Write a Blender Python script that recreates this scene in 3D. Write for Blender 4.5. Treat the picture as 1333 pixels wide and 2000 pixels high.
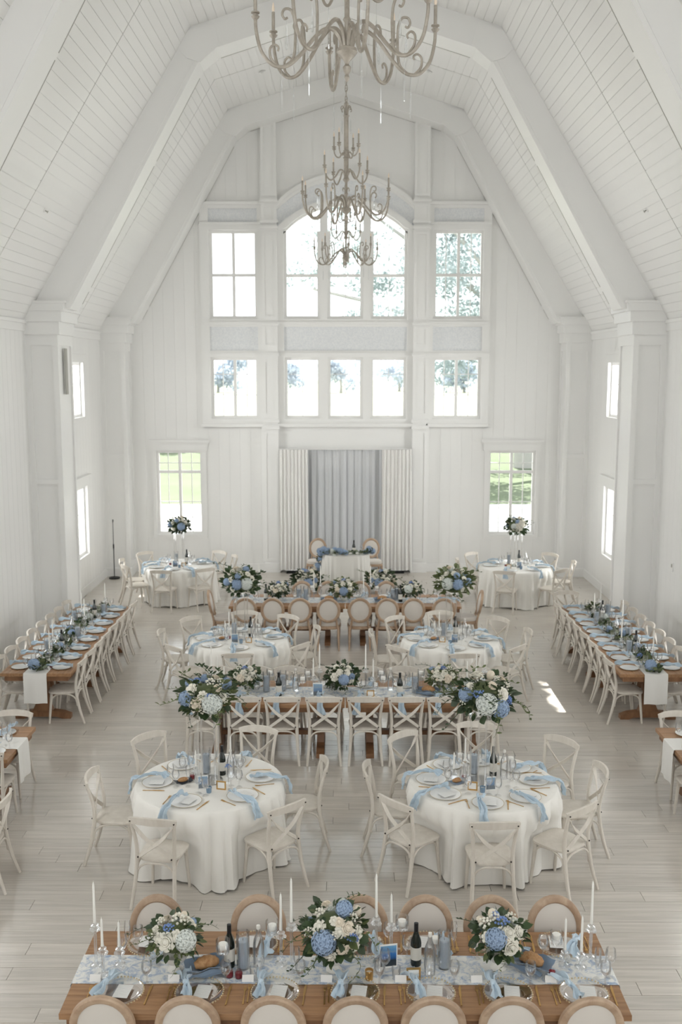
import bpy, math, random
from mathutils import Vector, Matrix, Euler
random.seed(11)
for o in list(bpy.data.objects): bpy.data.objects.remove(o)
SC = bpy.context.scene; COL = SC.collection
PI = math.pi
R = math.radians

# ------------------------------------------------------------------ camera
CAMH = 5.0
cam = bpy.data.cameras.new('camera'); camo = bpy.data.objects.new('camera', cam); COL.objects.link(camo)
cam.sensor_fit = 'VERTICAL'; cam.sensor_height = 36; cam.lens = 35
cam.clip_start = .1; cam.clip_end = 2000
camo.location = (0, 0, CAMH); camo.rotation_euler = (R(90 - 8.11), 0, R(.25))
cam.dof.use_dof = True; cam.dof.focus_distance = 8.6; cam.dof.aperture_fstop = 2.4
SC.camera = camo
vs = SC.view_settings
vs.view_transform = 'Standard'; vs.look = 'None'; vs.gamma = 1.0; vs.use_curve_mapping = False
vs.exposure = EXPOSURE = -.2
SC.cycles.transparent_max_bounces = 32

# ------------------------------------------------------------------ sky and daylight
w = bpy.data.worlds.new('sky'); SC.world = w; w.use_nodes = True
bg = w.node_tree.nodes['Background']; bg.inputs[0].default_value = (.92, .965, 1.0, 1); bg.inputs[1].default_value = 3.6

def area(name, loc, rot, sx, sy, power, col=(1, 1, 1)):
    l = bpy.data.lights.new(name, 'AREA'); l.shape = 'RECTANGLE'; l.size = sx; l.size_y = sy; l.energy = power; l.color = col
    o = bpy.data.objects.new(name, l); COL.objects.link(o); o.location = loc; o.rotation_euler = rot
    return o
sun = bpy.data.lights.new('sun', 'SUN'); sun.energy = 30.0; sun.angle = R(.12); sun.color = (1, .97, .92)
suno = bpy.data.objects.new('sun', sun); COL.objects.link(suno); suno.rotation_euler = (R(-52), 0, 0); suno.location = (0, 60, 50)
WX = 5.84          # side wall
YB = 24.55         # back wall
SIDE_WIN_Y = [(2.6, 4.2), (8.2, 9.8), (14.4, 16.0), (20.75, 22.25)]
SIDE_WIN_Z = [(.88, 2.44), (3.97, 5.17)]
DAY = (1, .998, .99)
SIDE_POWER = [16, 24, 56, 72]
for k, (a, b) in enumerate(SIDE_WIN_Y):  # lamps stand at the side windows; the unseen near bays are added for light
    for (z0, z1) in SIDE_WIN_Z:
        for s in (-1, 1):
            area('window_daylight', (s * (WX + .3), (a + b) / 2, (z0 + z1) / 2), (0, R(90) * s, 0), z1 - z0, b - a, SIDE_POWER[k] * (z1 - z0) * ((2.1, .42) if k < 3 else (1.75, .75))[z0 < 3], DAY)
# added fill lamp in an unseen gable opening behind the camera
area('window_daylight', (0, -5.55, 6.5), (R(90), 0, 0), 6.4, 4.6, 185, DAY)

# ------------------------------------------------------------------ helpers
def lin(c):
    return tuple(((v / 255) / 12.92 if v / 255 <= .04045 else ((v / 255 + .055) / 1.055) ** 2.4) for v in c) + (1,)

class MB:
    """mesh builder"""
    def __init__(s): s.v = []; s.f = []
    def add(s, vs, fs):
        n = len(s.v); s.v.extend([tuple(p) for p in vs]); s.f.extend([tuple(i + n for i in f) for f in fs]); return s
    def box(s, x0, x1, y0, y1, z0, z1):
        return s.add([(x0,y0,z0),(x1,y0,z0),(x1,y1,z0),(x0,y1,z0),(x0,y0,z1),(x1,y0,z1),(x1,y1,z1),(x0,y1,z1)],
                     [(0,3,2,1),(4,5,6,7),(0,1,5,4),(1,2,6,5),(2,3,7,6),(3,0,4,7)])
    def bbox(s, x0, x1, y0, y1, z0, z1, b=.006):
        """box with chamfered top edges"""
        v = [(x0,y0,z0),(x1,y0,z0),(x1,y1,z0),(x0,y1,z0),(x0,y0,z1-b),(x1,y0,z1-b),(x1,y1,z1-b),(x0,y1,z1-b),
             (x0+b,y0+b,z1),(x1-b,y0+b,z1),(x1-b,y1-b,z1),(x0+b,y1-b,z1)]
        return s.add(v, [(0,3,2,1),(0,1,5,4),(1,2,6,5),(2,3,7,6),(3,0,4,7),(4,5,9,8),(5,6,10,9),(6,7,11,10),(7,4,8,11),(8,9,10,11)])
    def prism(s, poly, axis, a, b):
        """extrude a 2-D polygon along an axis"""
        def P(u, v, t): return {'y': (u, t, v), 'x': (t, u, v), 'z': (u, v, t)}[axis]
        n = len(poly)
        return s.add([P(u, v, a) for u, v in poly] + [P(u, v, b) for u, v in poly],
                     [tuple(range(n))[::-1], tuple(range(n, 2 * n))] + [(i, (i + 1) % n, n + (i + 1) % n, n + i) for i in range(n)])
    def tube(s, pts, rad, n=8, cap=True):
        pts = [Vector(p) for p in pts]; m = len(pts)
        if not hasattr(rad, '__len__'): rad = [rad] * m
        t0 = (pts[1] - pts[0]).normalized()
        up = Vector((0, 0, 1)) if abs(t0.z) < .9 else Vector((1, 0, 0))
        nx = (up - t0 * up.dot(t0)).normalized(); rings = []
        for i in range(m):
            t = (pts[min(i + 1, m - 1)] - pts[max(i - 1, 0)]).normalized()
            nx = nx - t * nx.dot(t)
            nx = nx.normalized() if nx.length > 1e-6 else t.orthogonal().normalized()
            by = t.cross(nx)
            rings.append([pts[i] + (nx * math.cos(2 * PI * k / n) + by * math.sin(2 * PI * k / n)) * rad[i] for k in range(n)])
        v = [p for r_ in rings for p in r_]
        f = [(i * n + k, i * n + (k + 1) % n, (i + 1) * n + (k + 1) % n, (i + 1) * n + k) for i in range(m - 1) for k in range(n)]
        if cap: f += [tuple(range(n))[::-1], tuple(range((m - 1) * n, m * n))]
        return s.add(v, f)
    def ribbon(s, pts, wid, thk, side):
        """flat bar swept along pts; wid along 'side' vector, thk across"""
        pts = [Vector(p) for p in pts]; m = len(pts); v = []
        if not hasattr(wid, '__len__'): wid = [wid] * m
        for i in range(m):
            t = (pts[min(i + 1, m - 1)] - pts[max(i - 1, 0)]).normalized()
            sd = Vector(side); sd = (sd - t * sd.dot(t)).normalized(); nn = t.cross(sd)
            for a, b in ((-1, -1), (1, -1), (1, 1), (-1, 1)): v.append(pts[i] + sd * a * wid[i] / 2 + nn * b * thk / 2)
        f = [(i * 4 + k, i * 4 + (k + 1) % 4, i * 4 + 4 + (k + 1) % 4, i * 4 + 4 + k) for i in range(m - 1) for k in range(4)]
        return s.add(v, f + [(3, 2, 1, 0), tuple(range((m - 1) * 4, m * 4))])
    def lathe(s, prof, n=16, c=(0, 0, 0), cap=True):
        m = len(prof); v = [(c[0] + r * math.cos(2 * PI * k / n), c[1] + r * math.sin(2 * PI * k / n), c[2] + z) for r, z in prof for k in range(n)]
        f = [(i * n + k, i * n + (k + 1) % n, (i + 1) * n + (k + 1) % n, (i + 1) * n + k) for i in range(m - 1) for k in range(n)]
        if cap: f += [tuple(range(n))[::-1], tuple(range((m - 1) * n, m * n))]
        return s.add(v, f)
    def ell(s, c, r, nu=10, nv=6):
        v = [(c[0], c[1], c[2] - r[2])]; f = []
        for j in range(1, nv):
            a = -PI / 2 + PI * j / nv
            for k in range(nu): v.append((c[0] + r[0] * math.cos(a) * math.cos(2 * PI * k / nu), c[1] + r[1] * math.cos(a) * math.sin(2 * PI * k / nu), c[2] + r[2] * math.sin(a)))
        v.append((c[0], c[1], c[2] + r[2])); L = len(v) - 1
        for k in range(nu):
            f.append((0, 1 + (k + 1) % nu, 1 + k)); f.append((L, L - nu + k, L - nu + (k + 1) % nu))
            for j in range(nv - 2): a = 1 + j * nu; f.append((a + k, a + (k + 1) % nu, a + nu + (k + 1) % nu, a + nu + k))
        return s.add(v, f)
    def sheet(s, grid, t=.003):
        """closed thin shell from a grid of points"""
        a = len(grid); b = len(grid[0]); P = [[Vector(p) for p in r_] for r_ in grid]; top = []; bot = []
        for i in range(a):
            for j in range(b):
                du = P[min(i + 1, a - 1)][j] - P[max(i - 1, 0)][j]; dv = P[i][min(j + 1, b - 1)] - P[i][max(j - 1, 0)]
                n = du.cross(dv); n = n.normalized() if n.length > 1e-9 else Vector((0, 0, 1))
                top.append(P[i][j] + n * t / 2); bot.append(P[i][j] - n * t / 2)
        N = a * b; f = []
        for i in range(a - 1):
            for j in range(b - 1):
                q = (i * b + j, (i + 1) * b + j, (i + 1) * b + j + 1, i * b + j + 1); f.append(q); f.append(tuple(N + x for x in q[::-1]))
        edge = [i * b for i in range(a)] + [(a - 1) * b + j for j in range(1, b)] + [i * b + b - 1 for i in range(a - 2, -1, -1)] + [j for j in range(b - 2, 0, -1)]
        for i in range(len(edge)): x, y = edge[i], edge[(i + 1) % len(edge)]; f.append((x, N + x, N + y, y))
        return s.add(top + bot, f)
    def xf(s, mat, other):
        return s.add([mat @ Vector(p) for p in other.v], other.f)
    def mesh(s, name, mat, smooth=False):
        me = bpy.data.meshes.new(name); me.from_pydata(s.v, [], s.f); me.materials.append(mat)
        if smooth:
            me.polygons.foreach_set('use_smooth', [True] * len(me.polygons))
            try: me.set_sharp_from_angle(angle=R(38))
            except Exception: pass
        me.update(); return me
    def build(s, name, mat, parent=None, smooth=False, loc=None, rot=None):
        o = bpy.data.objects.new(name, s.mesh(name, mat, smooth)); COL.objects.link(o)
        if parent: o.parent = parent
        if loc: o.location = loc
        if rot: o.rotation_euler = rot
        return o

def crom(p, k=4):
    """Catmull-Rom resample"""
    p = [Vector(q) for q in p]; out = []
    for i in range(len(p) - 1):
        a = p[max(i - 1, 0)]; b = p[i]; c = p[i + 1]; d = p[min(i + 2, len(p) - 1)]
        for j in range(k):
            t = j / k; out.append(.5 * ((2 * b) + (c - a) * t + (2 * a - 5 * b + 4 * c - d) * t * t + (3 * b - a - 3 * c + d) * t ** 3))
    out.append(p[-1]); return out
def lerp(a, b, t): return a + (b - a) * t
def lerps(vals, m): 
    return [lerp(vals[int(min(i * (len(vals) - 1) / (m - 1), len(vals) - 1.0001))], vals[int(min(i * (len(vals) - 1) / (m - 1), len(vals) - 1.0001)) + 1], (i * (len(vals) - 1) / (m - 1)) - int(min(i * (len(vals) - 1) / (m - 1), len(vals) - 1.0001))) for i in range(m)]

def tag(o, label=None, cat=None, group=None, kind=None):
    if label: o['label'] = label
    if cat: o['category'] = cat
    if group: o['group'] = group
    if kind: o['kind'] = kind
    return o
def empty(name, loc=(0, 0, 0), rz=0):
    o = bpy.data.objects.new(name, None); COL.objects.link(o); o.location = loc; o.rotation_euler = (0, 0, rz); o.empty_display_size = .05; return o
def inst(name, me, parent=None, loc=(0, 0, 0), rot=(0, 0, 0), sc=None):
    o = bpy.data.objects.new(name, me); COL.objects.link(o); o.location = loc; o.rotation_euler = rot
    if sc: o.scale = sc if hasattr(sc, '__len__') else (sc, sc, sc)
    if parent: o.parent = parent
    return o
def place(kit, loc, rz, label, group=None, cat=None, sc=None):
    """a thing from a kit: (name, category, [(part, mesh, loc, [(sub, mesh, loc)])])"""
    name, c, parts = kit
    r0 = RAD.get(name)
    if r0 and loc[2] > .6: loc = free_spot(loc, r0)
    if len(parts) == 1 and not parts[0][3]:
        o = inst(name, parts[0][1], None, loc, (0, 0, rz), sc)
    else:
        o = empty(name, loc, rz)
        if sc: o.scale = sc if hasattr(sc, '__len__') else (sc, sc, sc)
        for pn, me, pl, subs in parts:
            p = inst(pn, me, o, pl)
            for sn, sm, sl in subs: inst(sn, sm, p, sl)
    tag(o, label, cat or c, group); return o
# standing tableware is set down in the nearest free spot
RAD = {'water_goblet': .042, 'wine_glass': .042, 'champagne_flute': .034, 'floating_candle_glass': .052, 'glass_tumbler': .036, 'gold_votive': .033, 'blue_votive': .033, 'preserve_jar': .031, 'berry_pot': .039, 'wine_bottle': .043,
       'water_bottle': .045, 'hurricane_candle': .051, 'glass_candlestick': .047, 'gold_photo_frame': .055, 'photo_card': .066, 'charger_plate': .0}
OCC = []
def occupy(x, y_, r_): OCC.append((x, y_, r_))
def free_spot(loc, r_):
    x, y_, z = loc
    if r_ == 0: OCC.append((x, y_, .168)); return loc
    near = [(a, b, c) for a, b, c in OCC if abs(a - x) < .6 and abs(b - y_) < .6]
    best = (x, y_)
    for k in range(160):
        d = .0105 * math.sqrt(k) ; an = k * 2.39996; u, v = x + d * math.cos(an), y_ + d * math.sin(an)
        if all((a - u) ** 2 + (b - v) ** 2 >= (c + r_) ** 2 for a, b, c in near): best = (u, v); break
    OCC.append((best[0], best[1], r_)); return (best[0], best[1], z)
ORD = ['first', 'second', 'third', 'fourth', 'fifth', 'sixth', 'seventh', 'eighth', 'ninth', 'tenth']

# ------------------------------------------------------------------ materials
def M(name, col, rough=.5, metal=0., var=0., grain=None, gcol=None, bump=0., bscale=60., spec=.5, sheen=0., coat=0., trans=0.):
    m = bpy.data.materials.new(name); m.use_nodes = True; nt = m.node_tree; N = nt.nodes; L = nt.links; b = N['Principled BSDF']
    c = lin(col); b.inputs['Base Color'].default_value = c; b.inputs['Roughness'].default_value = rough; b.inputs['Metallic'].default_value = metal
    b.inputs['Specular IOR Level'].default_value = spec
    if sheen: b.inputs['Sheen Weight'].default_value = sheen
    if coat: b.inputs['Coat Weight'].default_value = coat; b.inputs['Coat Roughness'].default_value = .2
    src = None
    if grain or bump:
        tc = N.new('ShaderNodeTexCoord'); oi = N.new('ShaderNodeObjectInfo'); ad = N.new('ShaderNodeVectorMath'); ad.operation = 'ADD'
        ml = N.new('ShaderNodeVectorMath'); ml.operation = 'SCALE'; ml.inputs[3].default_value = 37.
        cb = N.new('ShaderNodeCombineXYZ')
        for i in range(3): L.new(oi.outputs['Random'], cb.inputs[i])
        L.new(cb.outputs[0], ml.inputs[0]); L.new(tc.outputs['Object'], ad.inputs[0]); L.new(ml.outputs[0], ad.inputs[1])
    if grain:
        mp = N.new('ShaderNodeMapping'); mp.inputs['Scale'].default_value = grain; L.new(ad.outputs[0], mp.inputs[0])
        no = N.new('ShaderNodeTexNoise'); no.inputs['Scale'].default_value = 1; no.inputs['Detail'].default_value = 5; no.inputs['Roughness'].default_value = .62; no.inputs['Distortion'].default_value = .6
        L.new(mp.outputs[0], no.inputs[0])
        rp = N.new('ShaderNodeValToRGB'); rp.color_ramp.elements[0].position = .32; rp.color_ramp.elements[1].position = .68
        rp.color_ramp.elements[0].color = lin(gcol); rp.color_ramp.elements[1].color = c
        L.new(no.outputs[0], rp.inputs[0]); src = rp.outputs[0]
    if var:
        oi2 = N.new('ShaderNodeObjectInfo'); mr = N.new('ShaderNodeMapRange'); mr.inputs[3].default_value = 1 - var; mr.inputs[4].default_value = 1 + var
        L.new(oi2.outputs['Random'], mr.inputs[0]); hv = N.new('ShaderNodeHueSaturation'); hv.inputs['Color'].default_value = c
        if src: L.new(src, hv.inputs['Color'])
        L.new(mr.outputs[0], hv.inputs['Value']); src = hv.outputs[0]
    if src: L.new(src, b.inputs['Base Color'])
    if bump:
        n2 = N.new('ShaderNodeTexNoise'); n2.inputs['Scale'].default_value = bscale; n2.inputs['Detail'].default_value = 3; L.new(ad.outputs[0], n2.inputs[0])
        bp = N.new('ShaderNodeBump'); bp.inputs['Strength'].default_value = bump; bp.inputs['Distance'].default_value = .01; L.new(n2.outputs[0], bp.inputs['Height']); L.new(bp.outputs[0], b.inputs['Normal'])
    if trans:
        o = N['Material Output']; tr = N.new('ShaderNodeBsdfTranslucent'); tr.inputs[0].default_value = c
        if src: L.new(src, tr.inputs[0])
        mx = N.new('ShaderNodeMixShader'); mx.inputs[0].default_value = trans; L.new(b.outputs[0], mx.inputs[1]); L.new(tr.outputs[0], mx.inputs[2]); L.new(mx.outputs[0], o.inputs[0])
    return m
def GLASS(name, tint=(1, 1, 1), gloss=.95, base=.03, rough=.03):
    """thin clear glass: sees through, reflects at the edges"""
    m = bpy.data.materials.new(name); m.use_nodes = True; nt = m.node_tree; N = nt.nodes; L = nt.links; N.remove(N['Principled BSDF'])
    tr = N.new('ShaderNodeBsdfTransparent'); tr.inputs[0].default_value = tuple(tint) + (1,)
    gl = N.new('ShaderNodeBsdfGlossy'); gl.inputs['Roughness'].default_value = rough; gl.inputs[0].default_value = (gloss, gloss, gloss, 1)
    lw = N.new('ShaderNodeLayerWeight'); lw.inputs[0].default_value = .28
    mr = N.new('ShaderNodeMapRange'); mr.inputs[3].default_value = base; mr.inputs[4].default_value = .62; L.new(lw.outputs['Fresnel'], mr.inputs[0])
    mx = N.new('ShaderNodeMixShader'); L.new(mr.outputs[0], mx.inputs[0]); L.new(tr.outputs[0], mx.inputs[1]); L.new(gl.outputs[0], mx.inputs[2]); L.new(mx.outputs[0], N['Material Output'].inputs[0])
    return m
def PATTERN(name, base, print_, scale, lo, hi, rough=.8, kind='noise'):
    m = M(name, base, rough); nt = m.node_tree; N = nt.nodes; L = nt.links; b = N['Principled BSDF']
    tc = N.new('ShaderNodeTexCoord')
    if kind == 'noise':
        t = N.new('ShaderNodeTexNoise'); t.inputs['Scale'].default_value = scale; t.inputs['Detail'].default_value = 6; t.inputs['Roughness'].default_value = .7; t.inputs['Distortion'].default_value = 1.2
    else:
        t = N.new('ShaderNodeTexWave'); t.bands_direction = 'Y'; t.inputs['Scale'].default_value = scale; t.inputs['Distortion'].default_value = .0
    L.new(tc.outputs['Object'], t.inputs[0]); rp = N.new('ShaderNodeValToRGB'); rp.color_ramp.elements[0].position = lo; rp.color_ramp.elements[1].position = hi
    rp.color_ramp.elements[0].color = lin(print_); rp.color_ramp.elements[1].color = lin(base); L.new(t.outputs[0], rp.inputs[0]); L.new(rp.outputs[0], b.inputs['Base Color'])
    return m
m_wall = M('white_paint', (242, 241, 238), .55)
m_board = M('white_board_paint', (242, 241, 238), .5, var=.012)
m_trim = M('white_trim_paint', (242, 241, 238), .42)
m_ceil = M('white_ceiling_paint', (242, 241, 238), .5, var=.012)
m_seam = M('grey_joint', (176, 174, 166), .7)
m_panel = PATTERN('grey_patterned_panel', (238, 239, 239), (227, 229, 231), 26, .45, .55, .6)
m_floor = M('whitewashed_floor', (208, 201, 191), .16, var=.06, grain=(1.1, 26, 26), gcol=(188, 181, 171), bump=.05, bscale=7, spec=.5)
m_floor.node_tree.nodes['Principled BSDF'].inputs['IOR'].default_value = 1.95
m_gap = M('floor_gap', (120, 115, 108), .7)
m_wood = M('oak_tabletop', (176, 136, 98), .42, var=.09, grain=(2.2, 34, 34), gcol=(142, 104, 72))
m_woodd = M('oak_trestle', (150, 109, 76), .5, var=.06, grain=(5, 5, 2.2), gcol=(114, 80, 54))
m_chair = M('whitewashed_chair', (221, 214, 203), .5, var=.025, grain=(12, 12, 3), gcol=(208, 200, 188))
m_bolt = M('dark_bolt', (48, 42, 38), .4, .6)
m_beech = M('limed_beech', (190, 165, 140), .5, var=.05, grain=(9, 9, 9), gcol=(162, 134, 110))
m_linen = M('linen_upholstery', (214, 207, 198), .9, sheen=.3, bump=.15, bscale=400)
m_cloth = M('white_tablecloth', (238, 235, 228), .72, sheen=.25)
m_runner = M('white_cotton_runner', (236, 234, 229), .85, bump=.1, bscale=200)
m_toile = PATTERN('toile_runner', (232, 231, 226), (158, 175, 198), 13.5, .37, .54, .85)
m_blue = M('blue_napkin', (184, 202, 215), .62, var=.05, sheen=.4)
m_bluel = M('pale_blue_napkin', (194, 212, 225), .6, var=.05, sheen=.4)
m_dblue = M('slate_blue_napkin', (112, 130, 150), .75, sheen=.3)
m_glass = GLASS('clear_glass')
m_acryl = GLASS('clear_acrylic', (.985, .99, .99), 1.0, .30)
m_pane = GLASS('window_glass', (.985, .99, .99), .6, .012)
m_water = GLASS('water_in_glass', (.98, .985, .99), .9, .02)
m_gold = M('brushed_gold', (205, 165, 104), .32, .9)
m_bead = M('gold_glass_beads', (222, 204, 168), .25, .45)
m_plate = M('white_china', (240, 239, 236), .2, spec=.5)
m_card = M('white_card', (240, 239, 235), .7)
m_menu = PATTERN('printed_menu', (240, 239, 235), (196, 196, 196), 22, .10, .25, .7, 'wave')
m_wax = M('white_wax', (240, 238, 231), .45)
m_greywax = M('grey_blue_wax', (160, 170, 180), .5)
m_bottle = M('dark_green_glass', (22, 30, 25), .12, spec=.7)
m_foil = M('black_foil', (28, 28, 30), .3)
m_label = M('paper_label', (214, 210, 200), .7)
m_black = M('black_metal', (30, 32, 32), .45, .5)
m_ceram = M('white_ceramic', (228, 225, 217), .35)
m_rose = M('ivory_rose', (242, 238, 224), .7, var=.03, trans=.15)
m_blush = M('cream_rose', (240, 228, 208), .7, var=.03, trans=.15)
m_hyb = M('blue_hydrangea', (166, 184, 206), .75, var=.08, grain=(25, 25, 25), gcol=(134, 157, 188))
m_hyw = M('white_blue_hydrangea', (230, 230, 218), .75, var=.03, grain=(18, 18, 18), gcol=(202, 212, 212))
m_delph = M('blue_delphinium', (118, 144, 196), .7, var=.1)
m_leaf = M('dark_green_leaf', (56, 74, 44), .45, var=.25, trans=.12)
m_olive = M('olive_leaf', (96, 106, 66), .5, var=.2, trans=.12)
m_euc = M('grey_green_leaf', (128, 138, 116), .6, var=.15, trans=.12)
m_stem = M('green_stem', (80, 92, 55), .6)
m_bread = M('bread_crust', (190, 150, 106), .7, grain=(40, 40, 40), gcol=(158, 112, 70))
m_jam = M('red_preserve', (128, 36, 44), .3)
m_wickd = M('wick', (60, 55, 50), .8)
m_chand = M('antique_grey_brass', (182, 174, 162), .4, .3, grain=(14, 14, 14), gcol=(154, 146, 134))
m_crystal = GLASS('crystal_drop', (.93, .94, .94), .95, .2)
m_bulb = M('candle_bulb', (240, 222, 200), .3)
m_curt = M('white_drape', (243, 241, 237), .85, trans=.06)
# ------------------------------------------------------------------ floor
YF = -5.0          # wall behind the camera
fl = MB().box(-WX - .2, WX + .2, YF - .2, YB + .2, -.2, -.012).build('floor', m_gap); tag(fl, kind='structure')
PW = .18
rowsY = []
y = 5.4
plank_cache = {}
stuff = MB(); count = 0
rng = random.Random(4)
def floor_row(y0, indiv):
    global count
    x = -WX - rng.uniform(0, 1.6)
    while x < WX:
        L_ = rng.choice((1.2, 1.6, 2.0, 2.4)); x0 = max(x, -WX); x1 = min(x + L_, WX); x += L_
        if x1 - x0 < .05: continue
        if indiv and abs((x0 + x1) / 2) - (x1 - x0) / 2 < .36 * (y0 + 2.2):
            key = round(x1 - x0, 1); h = (x1 - x0) / 2 - .0015
            me = MB().bbox(-h, h, -PW / 2 + .0015, PW / 2 - .0015, -.012, 0, .0015).mesh('plank', m_floor)
            inst('plank', me, fl, ((x0 + x1) / 2, y0 + PW / 2, 0)); count += 1
        else:
            stuff.bbox(x0 + .0015, x1 - .0015, y0 + .0015, y0 + PW - .0015, -.012, 0, .0015)
yy = YF
while yy < YB:
    floor_row(yy, 5.6 < yy < 15.3 and count < 296); yy += PW
tag(stuff.build('planking', m_floor, fl), kind='stuff')

# ------------------------------------------------------------------ ceiling: gambrel lined with boards that run along the hall
EAVE = (WX, 5.88); KNEE = (2.71, 10.93); APEX = (0, 11.76)
FRAMES = [(-.6, .02), (5.75, 6.37), (12.05, 12.67), (18.35, 18.97), (23.9, 24.55)]
ce = MB()
for s in (-1, 1):
    pts = [EAVE, KNEE, APEX]
    poly = [(s * (WX + .25), EAVE[1] - .25 * math.tan(math.atan2(KNEE[1] - EAVE[1], WX - KNEE[0])) + .004), (s * KNEE[0], KNEE[1] + .004), (0, APEX[1] + .004), (0, APEX[1] + .25), (s * (KNEE[0] + .1), KNEE[1] + .3), (s * (WX + .25), 6.2)]
    ce.prism(poly, 'y', YF - .2, YB + .2)
ce = ce.build('ceiling', m_ceil); tag(ce, kind='structure')
lo_len = math.hypot(WX - KNEE[0], KNEE[1] - EAVE[1]); up_len = math.hypot(KNEE[0], APEX[1] - KNEE[1])
a_lo = math.atan2(KNEE[1] - EAVE[1], WX - KNEE[0]); a_up = math.atan2(APEX[1] - KNEE[1], KNEE[0])
CW = lo_len / 36
spans = []
for i in range(len(FRAMES) - 1):
    a, b = FRAMES[i][1], FRAMES[i + 1][0]; mid = (a + b) / 2 + .12
    spans += [(a - .3, mid - .012, i >= 2), (mid + .012, b + .05, i >= 2)]
cst = MB()
for (a, b, indiv) in spans:
    me = MB().box(-CW / 2 + .004, CW / 2 - .004, -(b - a) / 2, (b - a) / 2, -.008, .02).mesh('plank', m_ceil)
    for s in (-1, 1):
        for k in range(36):
            t = (k + .5) / 36; x = lerp(WX, KNEE[0], t); z = lerp(EAVE[1], KNEE[1], t)
            if indiv: inst('plank', me, ce, (s * x, (a + b) / 2, z), (0, s * a_lo, 0))
            else: cst.xf(Matrix.Translation((s * x, (a + b) / 2, z)) @ Matrix.Rotation(s * a_lo, 4, 'Y'), MB().box(-CW / 2 + .004, CW / 2 - .004, -(b - a) / 2, (b - a) / 2, -.008, .02))
        for k in range(17):
            t = (k + .5) / 17; x = lerp(KNEE[0], 0, t); z = lerp(KNEE[1], APEX[1], t); hw = up_len / 34 - .004
            cst.xf(Matrix.Translation((s * x, (a + b) / 2, z)) @ Matrix.Rotation(s * a_up, 4, 'Y'), MB().box(-hw, hw, -(b - a) / 2, (b - a) / 2, -.008, .02))
tag(cst.build('planking', m_ceil, ce), kind='stuff')
# joint strips halfway along each bay
for i in range(len(FRAMES) - 1):
    mid = (FRAMES[i][1] + FRAMES[i + 1][0]) / 2 + .12
    for s in (-1, 1):
        q = MB()
        for (p, r_) in ((EAVE, KNEE), (KNEE, APEX)):
            q.add([(s * p[0], mid - .015, p[1] - .006), (s * r_[0], mid - .015, r_[1] - .006), (s * r_[0], mid + .015, r_[1] - .006), (s * p[0], mid + .015, p[1] - .006),
                   (s * p[0], mid - .015, p[1] + .02), (s * r_[0], mid - .015, r_[1] + .02), (s * r_[0], mid + .015, r_[1] + .02), (s * p[0], mid + .015, p[1] + .02)],
                  [(0,1,2,3),(4,7,6,5),(0,4,5,1),(1,5,6,2),(2,6,7,3),(3,7,4,0)])
        q.build('joint_strip', m_seam, ce)

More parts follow.
